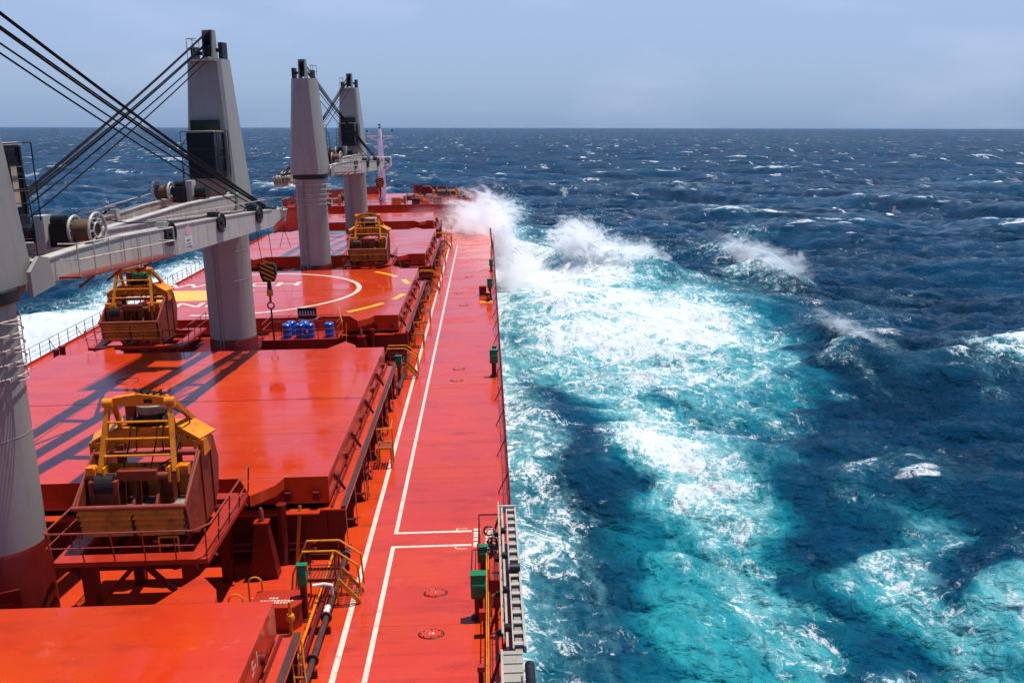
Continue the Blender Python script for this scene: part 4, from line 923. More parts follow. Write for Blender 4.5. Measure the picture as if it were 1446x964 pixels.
# cross-deck structures in the gaps
def crossbox(label, x0, x1, y0, y1, z1, mat=None):
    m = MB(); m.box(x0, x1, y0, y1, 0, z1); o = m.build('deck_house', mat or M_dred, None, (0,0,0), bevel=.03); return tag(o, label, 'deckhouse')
crossbox('low dark red deckhouse at the foot of the second tower', -3.4, .9, 58.6, 62.2, 2.05)
crossbox('low dark red deckhouse behind the third tower', -3.4, 1.6, 87.6, 91.4, 2.2)
crossbox('low dark red deckhouse behind the fourth tower', -4.5, 3.4, 116.2, 120.5, 2.4)
crossbox('small dark red locker beside the far grab platform', 7.2, 8.2, 86.5, 88.0, 1.5)

# raised store platform with the blue drums
st = thing('store_platform', 'raised red platform with railing carrying the blue drums', 'platform', (3.3, 61.3, 0))
m = MB(); m.box(-2.35, 2.45, -1.3, 1.3, 2.26, 2.34); m.build('platform_floor', M_red, st)
m = MB(); m.prism([(-2.36,1.45),(2.3,1.62),(2.46,2.36),(-2.36,2.36)], 'y', -1.36, -1.302); m.build('front_plate', M_dred, st)
for x, y in ((-2.1,-1.1),(2.1,-1.1),(-2.1,1.1),(2.1,1.1)):
    m = MB(); m.box(x-.14, x+.14, y-.14, y+.14, 0, 2.255); m.build('leg', M_dred, st)
for x in (-2.3,-1.1,0.1,1.2,2.4):
    for y in (-1.28, 1.28):
        m = MB(); m.tube((x,y,2.34), (x,y,3.4), .024, 5); m.build('rail_post', M_dred, st)
m = MB()
for h_ in (2.68,3.02): m.path([(-2.3,-1.28,h_),(2.4,-1.28,h_)], .018, 5)
for h_ in (3.02,3.4): m.path([(-2.3,-1.28,h_),(-2.3,1.28,h_),(2.4,1.28,h_),(2.4,-1.28,h_)], .024, 5)
m.build('handrail', M_pinkp, st)
m = MB(); m.path([(2.7,-1.2,2.3),(2.75,-1.2,3.4),(2.2,1.3,3.9)], .03, 5); m.path([(2.95,-1.2,2.0),(3.0,-1.2,3.3)], .03, 5); m.build('ladder_rail', M_orange, st)
dl = ['blue drum leftmost of the front row on the store platform', 'deeper blue drum second in the front row on the store platform', 'blue drum with a white label, third in the front row', 'blue drum standing alone at the right end of the store platform', 'blue drum in the back row, behind the leftmost drum', 'blue drum in the back row, behind the labelled drum']
for k, (x, y) in enumerate(((2.42,60.65),(3.28,60.6),(3.90,60.62),(5.12,60.7),(2.55,61.45),(3.42,61.4))):
    t = thing('drum', dl[k], 'drum', (x, y, 2.34), 'blue drums on the store platform')
    m = MB(); m.lathe([(.27,0),(.29,.02),(.29,.28),(.305,.30),(.29,.32),(.29,.58),(.305,.60),(.29,.62),(.29,.88),(.25,.91)], n=24); m.build('drum_body', M_blue, t)
    m = MB(); m.lathe([(.235,.911),(.235,.925)], n=20); m.build('drum_lid', M_blue, t)
    for a in (0.4, 3.5):
        m = MB(); m.lathe([(.04,.926),(.04,.945)], (.15*math.cos(a), .15*math.sin(a), 0), 8); m.build('bung', M_sign, t)
    if k == 2:
        m = MB(); m.box(-.2, -.06, -.312, -.300, .40, .58); m.build('label', M_sign, t)
# dark slatted board hung above the drums
t = thing('slotted_board', 'dark board with a row of white marks above the blue drums', 'board', (3.35, 62.9, 3.12))
m = MB(); m.box(-.62, .62, -.03, .03, 0, .72); m.build('board', M_black, t)
for k in range(6):
    m = MB(); m.box(-.50+k*.18, -.43+k*.18, -.036, -.031, .22+.02*(k%2), .52); m.build('white_mark', M_sign, t)
m = MB(); m.path([(-.62,-.05,-.02),(.1,-.08,-.10),(.7,-.05,.02),(.75,-.05,.1)], .03, 5); m.build('rope_end', M_sign, t)

# gear in the gap between the nearest hatches
for k, (x, y, lb) in enumerate(((7.15,32.15,'tall tapered dark red stopper post right of the nearest grab'),(7.0,90.9,'tapered dark red stopper post beside the far grab platform'),(7.0,61.7,'tapered dark red stopper post at the right of the drum platform'))):
    t = thing('stopper_post', lb, 'post', (x, y, 0), 'stopper posts for the hatch covers')
    m = MB(); m.beam((0,0,0), (0,0,2.05), 1.0, .6, .42, .4); m.build('post_body', M_dred, t, smooth=False)
    m = MB(); m.box(-.26,.26,-.22,.22,2.05,2.12); m.build('head_plate', M_red, t)
    m = MB(); m.lathe([(.09,2.12),(.09,2.5),(.05,2.62)], n=10); m.build('pin', M_pinkp, t)
for (x, y, lb) in ((8.15,33.1,'round dark red pillar under the after corner of the second hatch'),(8.1,62.6,'round dark red pillar under the after corner of the circle hatch'),(8.15,92.2,'round dark red pillar under the after corner of the fourth hatch')):
    m = MB(); m.lathe([(.22,0),(.22,.1),(.17,.2),(.17,2.3),(.2,2.35)], n=18); tag(m.build('pillar', M_dred, None, (x-.5,y,0)), lb, 'pillar', 'round pillars at the hatch corners')
t = thing('access_hatch', 'small red access hatch box with white writing beside the nearest grab', 'hatch', (8.35, 28.7, 0))
m = MB(); m.prism([(-.75,-.5),(.55,-.5),(.75,-.2),(.75,.6),(-.75,.6)], 'z', 0, .80); m.build('hatch_box', M_red, t)
m = MB(); m.prism([(-.8,-.55),(.6,-.55),(.8,-.22),(.8,.65),(-.8,.65)], 'z', .80, .86); hl = m.build('hatch_lid', M_red, t)
for k, (a, b, y) in enumerate(((-.3,.1,.05),(-.55,.55,-.12),(-.45,.45,-.26))):
    for i in range(int((b-a)/.11)):
        m = MB(); x = a+i*.11; m.add([(x,y,.864),(x+.075,y,.864),(x+.075,y+.085,.864),(x,y+.085,.864)], [(0,1,2,3)]); m.build('worn_lettering', M_white, hl, smooth=False)
for k, (x, y) in enumerate(((7.15,28.15),(7.5,29.3),(1.15,27.3),(2.2,27.0))):
    t = thing('hoop_handle', ['yellow hoop handle nearest the small access hatch', 'yellow hoop handle just behind the one by the access hatch', 'yellow hoop handle beside the base of the nearest crane', 'yellow hoop handle under the nearest grab platform'][k], 'handrail', (x, y, 0), 'yellow hoop handles')
    m = MB(); pts = [(-.22,0,0),(-.22,0,1.15)]+[(-.22*math.cos(a), 0, 1.15+.22*math.sin(a)) for a in np.linspace(0, PI, 9)]+[(.22,0,1.15),(.22,0,0)]
    m.path(pts, .03, 6); m.build('hoop', M_yellow, t)
    m = MB(); m.tube((-.22,0,.6), (.22,0,.6), .028, 6); m.build('crossbar', M_yellow, t)
t = thing('deck_winch', 'dark hydraulic winch under the nearest grab platform', 'winch', (3.3, 27.9, 0))
m = MB(); m.lathe([(.45,-.5),(.34,-.45),(.34,.45),(.45,.5)], (0,0,.65), 18, 'x'); m.build('winch_drum', M_black, t)
m = MB(); m.box(-.9,-.55,-.4,.4,0,1.0); m.box(.55,.9,-.4,.4,0,1.0); m.build('winch_stand', M_dred, t)
m = MB(); m.lathe([(.22,0),(.22,.9),(.1,1.0)], (1.3,.3,0), 14); m.build('motor', M_greym, t)
m = MB(); m.path([(-1.4,.2,0),(-1.3,.2,1.1),(-1.1,.1,1.2),(-.9,0,.9)], .06, 6); m.path([(1.0,-.2,.2),(1.6,.2,1.1),(2.0,.3,.2)], .05, 6); m.path([(-1.9,.3,.1),(-1.7,.3,.9)], .04, 6); m.build('hose', M_black, t)
t = thing('valve_bank', 'bank of pipes and valves at the end of the second hatch coaming', 'pipes', (5.6, 33.1, 0))
for i in range(6):
    m = MB(); x = -2.6+i*.9; m.tube((x,0,0), (x,0,1.1+.2*(i%3)), .06, 8); m.lathe([(.13,1.0),(.13,1.06)], (x,0,0), 10); m.build('valve', M_dred, t)
m = MB(); m.tube((-3.4,.1,.5), (3.2,.1,.5), .05, 6); m.tube((-3.4,.1,.75), (3.2,.1,.75), .035, 6); m.build('header_pipe', M_pinkp, t)

# ------------------------------------------------------------------ pipes, stiles and vents along the starboard side
def stile_big(label, loc, group='big yellow railed stiles over the deck pipes'):
    t = thing('pipe_stile', label, 'steps', loc, group)      # origin at deck, spans x 0..2
    for y in (-.42, .42):
        m = MB(); m.path([(-.25,y,.05),(-.12,y,1.15),(.25,y,1.95),(1.35,y,1.95),(2.05,y,1.42),(2.12,y,.3)], .035, 7); m.build('handrail', M_yellow, t)
        m = MB(); m.tube((.3,y,.95), (.3,y,1.95), .028, 6); m.tube((1.3,y,.95), (1.3,y,1.95), .028, 6); m.path([(.3,y,1.45),(1.3,y,1.45),(1.95,y,.95)], .018, 5); m.build('rail_post', M_rust, t)
    for i in range(9):
        m = MB(); m.box(.25+i*.122, .25+i*.122+.05, -.40, .40, .90, .94); m.build('grating_bar', M_rust, t)
    for y in (-.42, .42):
        m = MB(); m.box(.22, 1.35, y-.02, y+.02, .84, .96); m.build('stringer', M_rust, t)
        m = MB(); m.beam((1.36,y,.90), (2.08,y,.03), .04, .14); m.build('stringer', M_yellow, t)
        m = MB(); m.beam((.20,y,.90), (-.22,y,.03), .04, .14); m.build('stringer', M_yellow, t)
    for i in range(3):
        m = MB(); x = 1.50+i*.2; z = .70-i*.235
        for k in range(7): m.box(x-.10, x+.10, -.39+k*.115, -.34+k*.115, z-.015, z+.015)
        m.build('tread', M_rust, t)
    for i in range(3):
        m = MB(); x = .10-i*.12; z = .70-i*.235; m.box(x-.09, x+.09, -.39, .39, z-.015, z+.015); m.build('tread', M_rust, t)
    for x in (.28, 1.33):
        for y in (-.40, .40):
            m = MB(); m.box(x-.03, x+.03, y-.03, y+.03, 0, .84); m.build('leg', M_yellow, t)
    return t
B1 = stile_big('big yellow railed stile over the dark pipes, nearest the bridge', (8.75, 30.3, 0))
dup(B1, (8.75, 59.0, 0), 'big yellow railed stile beside the drum platform gap')
dup(B1, (8.75, 89.6, 0), 'big yellow railed stile abreast of the farthest grab')
dup(B1, (8.75, 119.4, 0), 'big yellow railed stile farthest forward, near the spray')
def stile_small(label, loc):
    t = thing('step_stand', label, 'step stand', loc, 'small yellow step stands beside the coamings')
    for x in (-.32, .32):
        for y in (-.4, .4):
            m = MB(); m.box(x-.05, x+.05, y-.04, y+.04, 0, .98); m.build('leg', M_yellow, t)
    m = MB(); m.box(-.38, .38, -.46, -.42, .93, 1.02); m.build('frame_bar', M_yellow, t)
    m = MB(); m.box(-.38, .38, .42, .46, .93, 1.02); m.build('frame_bar', M_yellow, t)
    for i in range(6):
        m = MB(); m.box(-.36+i*.122, -.29+i*.122, -.41, .41, .96, 1.0); m.build('grating_bar', M_pinkp, t)
    m = MB(); m.path([(-.36,.1,1.0),(-.36,.1,1.75),(.30,.1,1.75),(.36,.45,2.1)], .03, 6); m.path([(.36,.1,1.0),(.36,.12,1.78)], .03, 6); m.build('handrail', M_yellow, t)
    return t
S1 = stile_small('small yellow step stand beside the hatch with the crane shadows', (10.35, 43.2, 0))
for y, lb in ((67.2,'small yellow step stand beside the near half of the circle hatch'), (75.5,'small yellow step stand abreast of the white circle'), (97.5,'small yellow step stand beside the fourth hatch, its after half'), (105.5,'small yellow step stand beside the fourth hatch, its forward half'), (126.0,'small yellow step stand beside the foremost hatch, in the spray')):
    dup(S1, (10.35, y, 0), lb)
t = thing('deck_pipe_run', 'dark pipes running along the deck beside the nearest hatch', 'pipes', (0, 0, 0))
m = MB(); m.tube((9.95, 18, .40), (9.95, 33.3, .40), .095, 12); m.build('main_pipe', M_hose, t)
m = MB(); m.tube((9.62, 22, .30), (9.62, 33.3, .30), .07, 10); m.build('small_pipe', M_dred, t)
m = MB(); m.tube((9.42, 22, .30), (9.42, 33.3, .30), .05, 10); m.build('small_pipe', M_orange, t)
for y in (23, 25.5, 28, 32.4):
    m = MB(); m.box(9.3, 10.12, y-.05, y+.05, 0, .24); m.build('pipe_support', M_dred, t)
    m = MB(); m.lathe([(.19,-.04),(.19,.04)], (9.95,y+.3,.40), 12, 'y'); m.build('flange', M_hose, t)
m = MB(); m.path([(9.95,29.6,.5),(9.95,29.6,.85),(9.7,29.5,.95),(9.35,29.4,.95)], .055, 10); m.build('bend', M_sign, t)
m = MB(); m.lathe([(.08,-.22),(.11,-.1),(.08,.0),(.12,.1),(.08,.22)], (9.95,28.5,.55), 10, 'y'); m.build('lagged_valve', M_sign, t)
t = thing('deck_pipe_run', 'pipes running forward beside the hatch coamings past the stiles', 'pipes', (0, 0, 0))
for a_, b_ in ((54.8, 63.2), (84.5, 92.6), (114.5, 123.0)):
    m = MB(); m.tube((9.95, a_, .40), (9.95, b_, .40), .12, 10); m.tube((9.6, a_, .3), (9.6, b_, .3), .06, 8); m.build('main_pipe', M_hose, t)
# yellow-painted post ladder leaning over the nearest coaming
t = thing('leaning_ladder', 'narrow yellow ladder beside the nearest hatch at the lower edge', 'ladder', (9.75, 24.6, 0))
for s_ in (-.16, .16):
    m = MB(); m.tube((s_, 0, 1.95), (s_+.22, -.6, 0), .035, 6); m.build('side_rail', M_yellow, t)
for i in range(6):
    m = MB(); q = (i+.5)/6; m.tube((-.16+.22*q, -.6*q, 1.95*(1-q)), (.16+.22*q, -.6*q, 1.95*(1-q)), .022, 5); m.build('rung', M_yellow, t)
m = MB(); m.tube((-.1,.1,1.9), (-.1,.1,2.9), .05, 8); m.lathe([(.1,2.3),(.13,2.4),(.1,2.5)], (-.1,.1,0), 10); m.build('valve_stem', M_yellow, t)
def side_post(x, y, lb, h_=2.1):
    t = thing('leaning_prop', lb, 'prop', (x, y, 0), 'props beside the nearest gap')
    m = MB(); m.beam((0,0,0), (.15,.5,h_), .09, .09); m.build('prop_bar', M_orange, t)
side_post(8.1, 33.0, 'slanting orange pole before the corner of the second hatch')

def vent(label, x, y, s=1.0, head=(.50,.42,.85), base=.7):
    t = thing('vent_head', label, 'vent', (x, y, 0), 'green vent heads on dark red pipes')
    w_, d_, h_ = [a*s for a in head]; b = base*s
    m = MB(); m.lathe([(.20*s,0),(.20*s,.10*s),(.145*s,.11*s),(.145*s,b+.1)], n=16); m.build('vent_pipe', M_dred, t)
    m = MB(); m.lathe([(.27*s,0.004),(.27*s,.05)], n=16); m.build('flange', M_hose, t)
    # rounded front hood: profile in y,z
    pr_ = [(-d_*.55, b+h_*.68), (-d_*.62, b+h_*.45), (-d_*.50, b+h_*.15), (-d_*.25, b), (d_*.45, b), (d_*.45, b+h_), (-d_*.35, b+h_), (-d_*.35, b+h_*.74)]
    m = MB(); m.prism(pr_, 'x', -w_/2, w_/2); m.build('hood', M_green, t, bevel=.05*s)
    m = MB(); m.box(-w_/2-.02, w_/2+.02, -d_*.42, d_*.5, b+h_+.001, b+h_+.03); m.build('hood_lid', M_green, t)
    return t
vent('large green vent head nearest the gangway', 14.86, 28.7, 1.0)
vent('smaller green vent head behind the large one by the gangway', 14.98, 31.6, .72, base=.75)
vent('green vent head halfway along the starboard rail', 15.62, 58.6, 1.0, base=.85)
vent('small green vent head just beyond the halfway one', 15.68, 62.3, .6, base=.9)
vent('green vent head beside the yellow plate near the rail', 15.50, 84.6, .95, base=1.1)
vent('green vent head on the pipe by the nearest stile', 9.15, 28.9, .75, (.42,.36,1.0), 1.6)
vent('green vent head by the stile beside the drum platform', 9.85, 56.8, .8, (.45,.36,.9), 1.5)
vent('dark green vent head far forward by the rail', 15.7, 100.5, .8)
# plated patches: wet red boxes and the yellow plate
t = thing('valve_locker', 'dark red locker box standing on the deck near the yellow plate', 'locker', (14.85, 86.6, 0))
m = MB(); m.box(-.33,.33,-.25,.25,.06,.86); m.build('locker_box', M_dred, t, bevel=.02)
m = MB(); m.box(-.34,.34,-.27,.27,.86,.90); m.build('locker_lid', M_red, t)
for x in (-.26,.26):
    m = MB(); m.box(x-.04,x+.04,-.2,.2,0,.059); m.build('foot', M_red, t)
t = thing('sounding_plate', 'yellow plate with a small yellow and black post near the rail', 'deck fitting', (15.2, 83.3, 0))
m = MB(); m.box(-.62,.45,-.55,.45,.0045,.05); m.build('yellow_plate', M_yellow, t)
m = MB(); m.lathe([(.16,.05),(.16,.75),(.18,.8)], (.12,.2,0), 14); m.build('fitting_post', M_black, t)
m = MB(); m.ring((.12,.02,.45), .11, .035, 14, 5, 'y'); m.build('ring', M_yellow, t)
m = MB(); m.lathe([(.19,.81),(.15,.90)], (.12,.2,0), 14); m.build('cap', M_yellow, t)

# ------------------------------------------------------------------ railings
def railing(name, label, x, y0, y1, sgn, step=1.55, zig=True):
    t = thing(name, label, 'railing', (x, y0, 0), 'railings along the deck edges')
    m = MB(); m.box(-.03, .03, 0, y1-y0, 0, .16); m.build('edge_bar', M_red, t)
    k = 0; y = 0
    while y <= y1-y0:
        m = MB(); m.tube((0,y,0), (0,y,1.12), .028, 5); m.build('rail_post', M_black if sgn < 0 else M_dred, t)
        if k % 3 == 0:
            m = MB(); m.tube((0,y,1.0), (-sgn*.45,y+.1,0), .026, 5); m.build('rail_brace', M_black if sgn < 0 else M_dred, t)
        k += 1; y += step
    for h_ in (1.12, .78, .44):
        m = MB(); m.tube((0,0,h_), (0,y1-y0,h_), .020 if h_ > 1 else .012, 5); m.build('rail_wire', M_black if sgn < 0 else M_dred, t)
    return t
railing('deck_railing', 'thin dark railing along the far port edge of the deck', -16.08, 40, 137, -1)
railing('deck_railing', 'dark red railing along the starboard edge beyond the gangway', 16.08, 34.6, 122, 1)
railing('deck_railing', 'dark red railing on the starboard edge abreast of the gangway', 16.08, 16, 34.4, 1)
t = thing('end_post', 'tall dark post ending the starboard railing in the spray', 'post', (15.9, 121.5, 0))
m = MB(); m.beam((0,0,0), (-.15,0,2.2), .16, .16); m.beam((.1,-1.5,0), (-.1,-1.5,1.6), .12, .12); m.build('post', M_dred, t)
# port side yellow rail
t = thing('yellow_rail', 'short yellow rail lying by the port edge beyond the second hatch cover', 'rail', (-12.6, 60.2, 0))
m = MB(); m.path([(-1.0,0,.9),(1.8,.5,.9)], .04, 5); m.path([(-1.0,-.6,.9),(.6,-.2,.9)], .04, 5)
for x in (-1.0,-.2,.5): m.tube((x,-.2,0), (x,-.2,.9), .03, 5)
m.build('rail_bar', M_orange, t)
for k in range(7):
    t = thing('bollard', ['pair of dark red bollards by the port edge, nearest', 'pair of dark red bollards by the port edge abreast of the second tower', 'pair of dark red bollards by the port edge abreast of the circle'][k % 3] if k < 3 else 'x', 'bollard', (-14.6, 50+k*16, 0), 'bollards along the port side') if k < 3 else None
    if t:
        m = MB(); m.box(-.5,.5,-.9,.9,.005,.1); m.build('base', M_dred, t)
        for y in (-.5,.5):
            m = MB(); m.lathe([(.2,.1),(.2,.7),(.26,.75),(.26,.85)], (0,y,0), 16); m.build('post', M_dred, t)

# ------------------------------------------------------------------ gangway and gear at the rail
t = thing('gangway', 'pale aluminium gangway ladder stowed along the starboard rail', 'gangway', (15.72, 24.4, 1.35))
GL = 9.9
for x in (.0, .17, .50):
    m = MB(); m.box(x-.035, x+.035, 0, GL, -.10, .12) if x != .17 else m.box(x-.02, x+.02, 0, GL, .0, .06); m.build('side_beam', M_alu, t)
m = MB(); m.box(.22, .47, 0, GL, -.08, -.05); m.build('under_tray', M_greym, t)
for i in range(17):
    m = MB(); y = .25+i*(GL-.4)/16; m.box(.19, .465, y-.09, y+.09, .03, .07); m.build('tread', M_alu, t)
for i in range(12):
    y = .3+i*(GL-.6)/11; m = MB(); m.tube((-.05,y,.10), (-.14,y,.42), .016, 5); m.build('stanchion', M_alu, t)
m = MB(); m.tube((-.14,.2,.42), (-.14,GL-.2,.42), .022, 6); m.tube((-.10,.2,.25), (-.10,GL-.2,.25), .016, 6); m.build('handrail', M_tan, t)
for y in (.9, 3.2, 5.6, 7.6):
    m = MB(); m.box(-.30, -.02, y-.06, y+.06, -.02, .12); m.lathe([(.10,-.1),(.10,.1)], (.02,y,.18), 10, 'y'); m.build('roller_bracket', M_black, t)
m = MB(); m.box(-.12, .56, GL-.01, GL+.10, -.12, .16); m.build('end_frame', M_alu, t)
m = MB(); m.lathe([(.16,-.18),(.16,.18)], (.34,4.7,.16), 14, 'x'); m.build('lift_sheave', M_black, t)
t = thing('gangway_platform', 'grey folded platform at the near end of the gangway', 'platform', (15.72, 22.4, 1.1))
m = MB(); m.add([(-.10,0,-.55),(.40,0,-.55),(.40,1.95,.35),(-.10,1.95,.35)], [(0,1,2,3)]); 
m = MB(); m.beam((.14,-.1,-.45), (.14,1.85,.30), .56, .06); m.build('platform_plate', M_greym, t)
for i in range(7):
    m = MB(); q = (i+.5)/7; m.beam((-.12,-.1+1.95*q,-.40+.75*q), (.40,-.1+1.95*q,-.40+.75*q), .03, .03); m.build('ridge', M_alu, t)
m = MB(); m.lathe([(.14,-.8),(.14,.8)], (.60,1.0,-.1), 12, 'y'); m.build('fender_roller', M_black, t)
m = MB(); m.box(-.2,-.14,-.2,1.9,-.3,.35); m.build('side_plate', M_alu, t)
# gangway support frame: red stands and platform
t = thing('gangway_stand', 'dark red frames and braces holding the gangway at the rail', 'frame', (15.3, 24.0, 0))
for y in (.6, 3.6, 6.9, 9.8):
    m = MB(); m.tube((-.12,y,0), (.34,y+.25,1.3), .05, 6); m.build('brace', M_dred, t)
    m = MB(); m.box(.28,.40,y-.06,y+.06,0,1.22); m.build('stand_post', M_dred, t)
m = MB(); m.box(-.05,.35,5.4,7.0,.0,.95); m.build('control_cabinet', M_red, t)
m = MB(); m.path([(-.45,9.9,0),(-.45,9.9,1.35),(.35,9.9,1.35)], .03, 6); m.path([(-.45,7.0,0),(-.45,7.0,1.35),(-.45,9.9,1.35)], .025, 6); m.path([(-.45,7.0,.7),(-.45,9.9,.7)], .018, 5); m.build('guard_rail', M_dred, t)
m = MB(); m.path([(-.08,4.2,.3),(.0,4.4,.9),(.25,4.5,1.0),(.3,4.6,.5)], .05, 7); m.build('bent_pipe', M_pinkp, t)
t = thing('yellow_pipe_rail', 'long thin yellow and orange rail standing inboard of the gangway', 'rail', (15.12, 22.5, 0))
m = MB(); m.tube((0,0,.95), (0,9.6,.95), .020, 7); m.build('top_pipe', M_orange, t)
m = MB(); m.tube((.05,0,.55), (.05,9.6,.55), .022, 6); m.build('lower_pipe', M_orange, t)
for i in range(6):
    m = MB(); m.tube((0,.2+i*1.85,0), (0,.2+i*1.85,.95), .020, 6); m.build('rail_post', M_red, t)
t = thing('rope_coil', 'tangled pale rope and net heaped by the deck markings', 'rope', (15.32, 33.8, 0))
m = MB()
for i in range(9): m.ring((random.uniform(-.12,.12), random.uniform(-.7,.7), .12+.09*i), random.uniform(.14,.22), .022, 14, 5, random.choice('xyz'))
m.build('coil', M_alu, t)
m = MB()
for i in range(6): m.ring((random.uniform(-.15,.15), random.uniform(-.8,.5), .12+.1*i), random.uniform(.14,.24), .035, 14, 5, random.choice('xyz'))
m.build('hose', M_black, t)
t = thing('sounding_post', 'slim dark red post with a square cap at the lower edge by the gangway', 'post', (14.95, 24.3, 0))
m = MB(); m.lathe([(.09,0),(.075,.1),(.075,.75)], n=12); m.build('post', M_dred, t)
m = MB(); m.box(-.10,.10,-.10,.10,.82,.96); m.build('cap', M_red, t)
for s_ in (-1,1):
    m = MB(); m.beam((s_*.25,0,.0), (s_*.06,0,.22), .05, .04); m.build('gusset', M_dred, t)
t = thing('fire_box', 'small red box on a post inboard of the gangway', 'box', (15.02, 27.6, 0))
m = MB(); m.box(-.14,.14,-.12,.12,.55,.85); m.build('box', M_red, t)
m = MB(); m.box(-.03,.03,-.03,.03,0,.549); m.build('post', M_dred, t)

# ------------------------------------------------------------------ forecastle
FY, FZ = 141.0, 3.3
yf = [FY]+[FY+(166.4-FY)*math.sin(PI/2*i/14) for i in range(1, 15)]
m = MB(); n = len(yf); vs = [(hullw(y)-.02, y, FZ) for y in yf]+[(-hullw(y)+.02, y, FZ) for y in yf]+[(hullw(y)-.02, y, 0.01) for y in yf]+[(-hullw(y)+.02, y, 0.01) for y in yf]
fs = [(0, n, 3*n, 2*n)]
for i in range(n-1): fs += [(i,i+1,n+i+1,n+i), (2*n+i,2*n+i+1,i+1,i), (n+i,n+i+1,3*n+i+1,3*n+i)]
m.add(vs, fs); fd = struct(m.build('forecastle_deck', M_deck)); 
m = MB(); m.box(-15.9, 15.9, FY-.25, FY-.001, FZ-.12, FZ+.34); m.build('break_coaming', M_red, fd)
t = thing('bulwark', 'dark red bulwark curving round the bow', 'bulwark', (0, 0, 0))
m = MB(); vs = []; fs = []
yb = [FY+5]+[y for y in yf if y > FY+5.5]
for sg in (1, -1):
    o = len(vs)
    for y in yb:
        hh = .95+.35*(y-FY)/25
        vs += [(sg*(hullw(y)-.03), y, FZ), (sg*(hullw(y)+.25), y+.2, FZ+hh), (sg*(hullw(y)+.10), y+.2, FZ+hh), (sg*max(0,hullw(y)-.12), y-.05, FZ)]
    for i in range(len(yb)-1):
        for a in range(4): fs.append((o+i*4+a, o+i*4+(a+1)%4, o+i*4+4+(a+1)%4, o+i*4+4+a))
m.add(vs, fs); m.build('bulwark_plate', M_dred, t)
for sg in (1,-1):
    for y in yb[::2]:
        x = hullw(y)
        if x > 2: m = MB(); m.prism([(y-.02,FZ),(y+.02,FZ),(y+.02,FZ+1.4),(y-.02,FZ+1.4)], 'x', min(sg*(x-.1),sg*(x-.6)), max(sg*(x-.1),sg*(x-.6))); m.build('bulwark_stay', M_red, t)
t = thing('spare_anchor_house', 'dark red peaked stores hatch on the forecastle', 'deckhouse', (5.6, 158.5, FZ))
m = MB(); m.prism([(-1.3,0),(1.3,0),(1.3,.9),(.6,1.7),(-.5,1.7),(-1.3,.9)], 'y', -.8, .8); m.build('house', M_dred, t)
def windlass(lb, x, y, s=1.0):
    t = thing('mooring_winch', lb, 'winch', (x, y, FZ), 'mooring winches on the forecastle')
    m = MB(); m.lathe([(.95*s,-1.3*s),(.95*s,-1.2*s),(.55*s,-1.15*s),(.55*s,0),(.95*s,.02),(.95*s,.12),(.55*s,.15),(.55*s,1.2*s),(.95*s,1.25*s),(.95*s,1.35*s)], (0,0,1.1*s), 22, 'x'); m.build('drum', M_hose, t)
    for xx in (-1.7*s, 1.6*s):
        m = MB(); m.box(xx-.15, xx+.15, -.7*s, .7*s, 0, 1.5*s); m.build('stand', M_orange, t)
    m = MB(); m.ring((.9*s, -.95*s, 1.1*s), .42*s, .09, 18, 6, 'y'); m.build('hand_wheel', M_yellow, t)
    m = MB(); m.box(-2.7*s, -1.95*s, -.5*s, .5*s, .2, 1.0*s); m.build('motor', M_greym, t)
    return t
windlass('large mooring winch with yellow handwheel in the spray', 9.3, 148.5, 1.15)
windlass('mooring winch on the forecastle just right of the foremast', 4.4, 146.5, .8)
windlass('mooring winch on the forecastle between the third and fourth towers', -5.2, 147.0, .95)
windlass('mooring winch at the far port side of the forecastle', -10.3, 148.0, .9)
windlass('mooring winch hidden in the spray on the starboard bow', 12.0, 146.0, .7)
for k, (x, y, lb, mt, sz) in enumerate(((2.1,143.2,'small orange framed locker on the forecastle beside the hanging block',M_orange,1.0),(4.9,144.0,'dark grey ventilator box on the forecastle',M_black,.9),(8.2,144.5,'grey motor box on the forecastle left of the large winch',M_greym,.9),(-8.3,144.0,'dark box on the forecastle between the towers',M_black,1.0),(-12.2,145.0,'red frame locker at the port side of the forecastle',M_dred,1.2),(6.5,143.2,'low orange chest on the forecastle edge',M_orange,.6),(-3.0,143.6,'orange chest on the forecastle left of the farthest tower',M_orange,.7))):
    t = thing('forecastle_locker', lb, 'locker', (x, y, FZ), 'lockers and boxes along the forecastle edge')
    m = MB(); m.box(-.65*sz,.65*sz,-.4,.4,.08,1.1*sz); m.build('box', mt, t, bevel=.03)
    m = MB(); m.box(-.7*sz,.7*sz,-.44,.44,1.1*sz,1.16*sz); m.build('lid', M_red, t)
t = thing('forecastle_railing', 'thin railing along the after edge of the forecastle', 'railing', (0, FY+.15, FZ))
for i in range(21):
    m = MB(); m.tube((-15.4+i*1.54,0,0), (-15.4+i*1.54,0,1.1), .028, 5); m.build('rail_post', M_pinkp, t)
for h_ in (1.1,.6):
    m = MB(); m.tube((-15.4,0,h_), (15.4,0,h_), .022, 5); m.build('rail_bar', M_pinkp, t)
t = thing('foremast', 'pale foremast with cross arms and a small lamp platform on the bow', 'mast', (-.75, 151.5, FZ))
m = MB(); m.lathe([(.62,0),(.52,5),(.38,8.8),(.24,11.0)], n=20); m.build('mast_pole', M_mast, t)
m = MB(); m.beam((-1.9,0,9.9), (1.9,0,9.9), .20, .18); m.beam((-1.8,0,9.9), (0,0,9.0), .14, .14); m.beam((1.8,0,9.9), (0,0,9.0), .14, .14); m.build('upper_yard', M_mast, t)
m = MB(); m.beam((-1.05,0,8.35), (1.05,0,8.35), .20, .18); m.beam((-1.0,0,8.35), (0,0,7.6), .14, .14); m.beam((1.0,0,8.35), (0,0,7.6), .14, .14); m.build('lower_yard', M_mast, t)
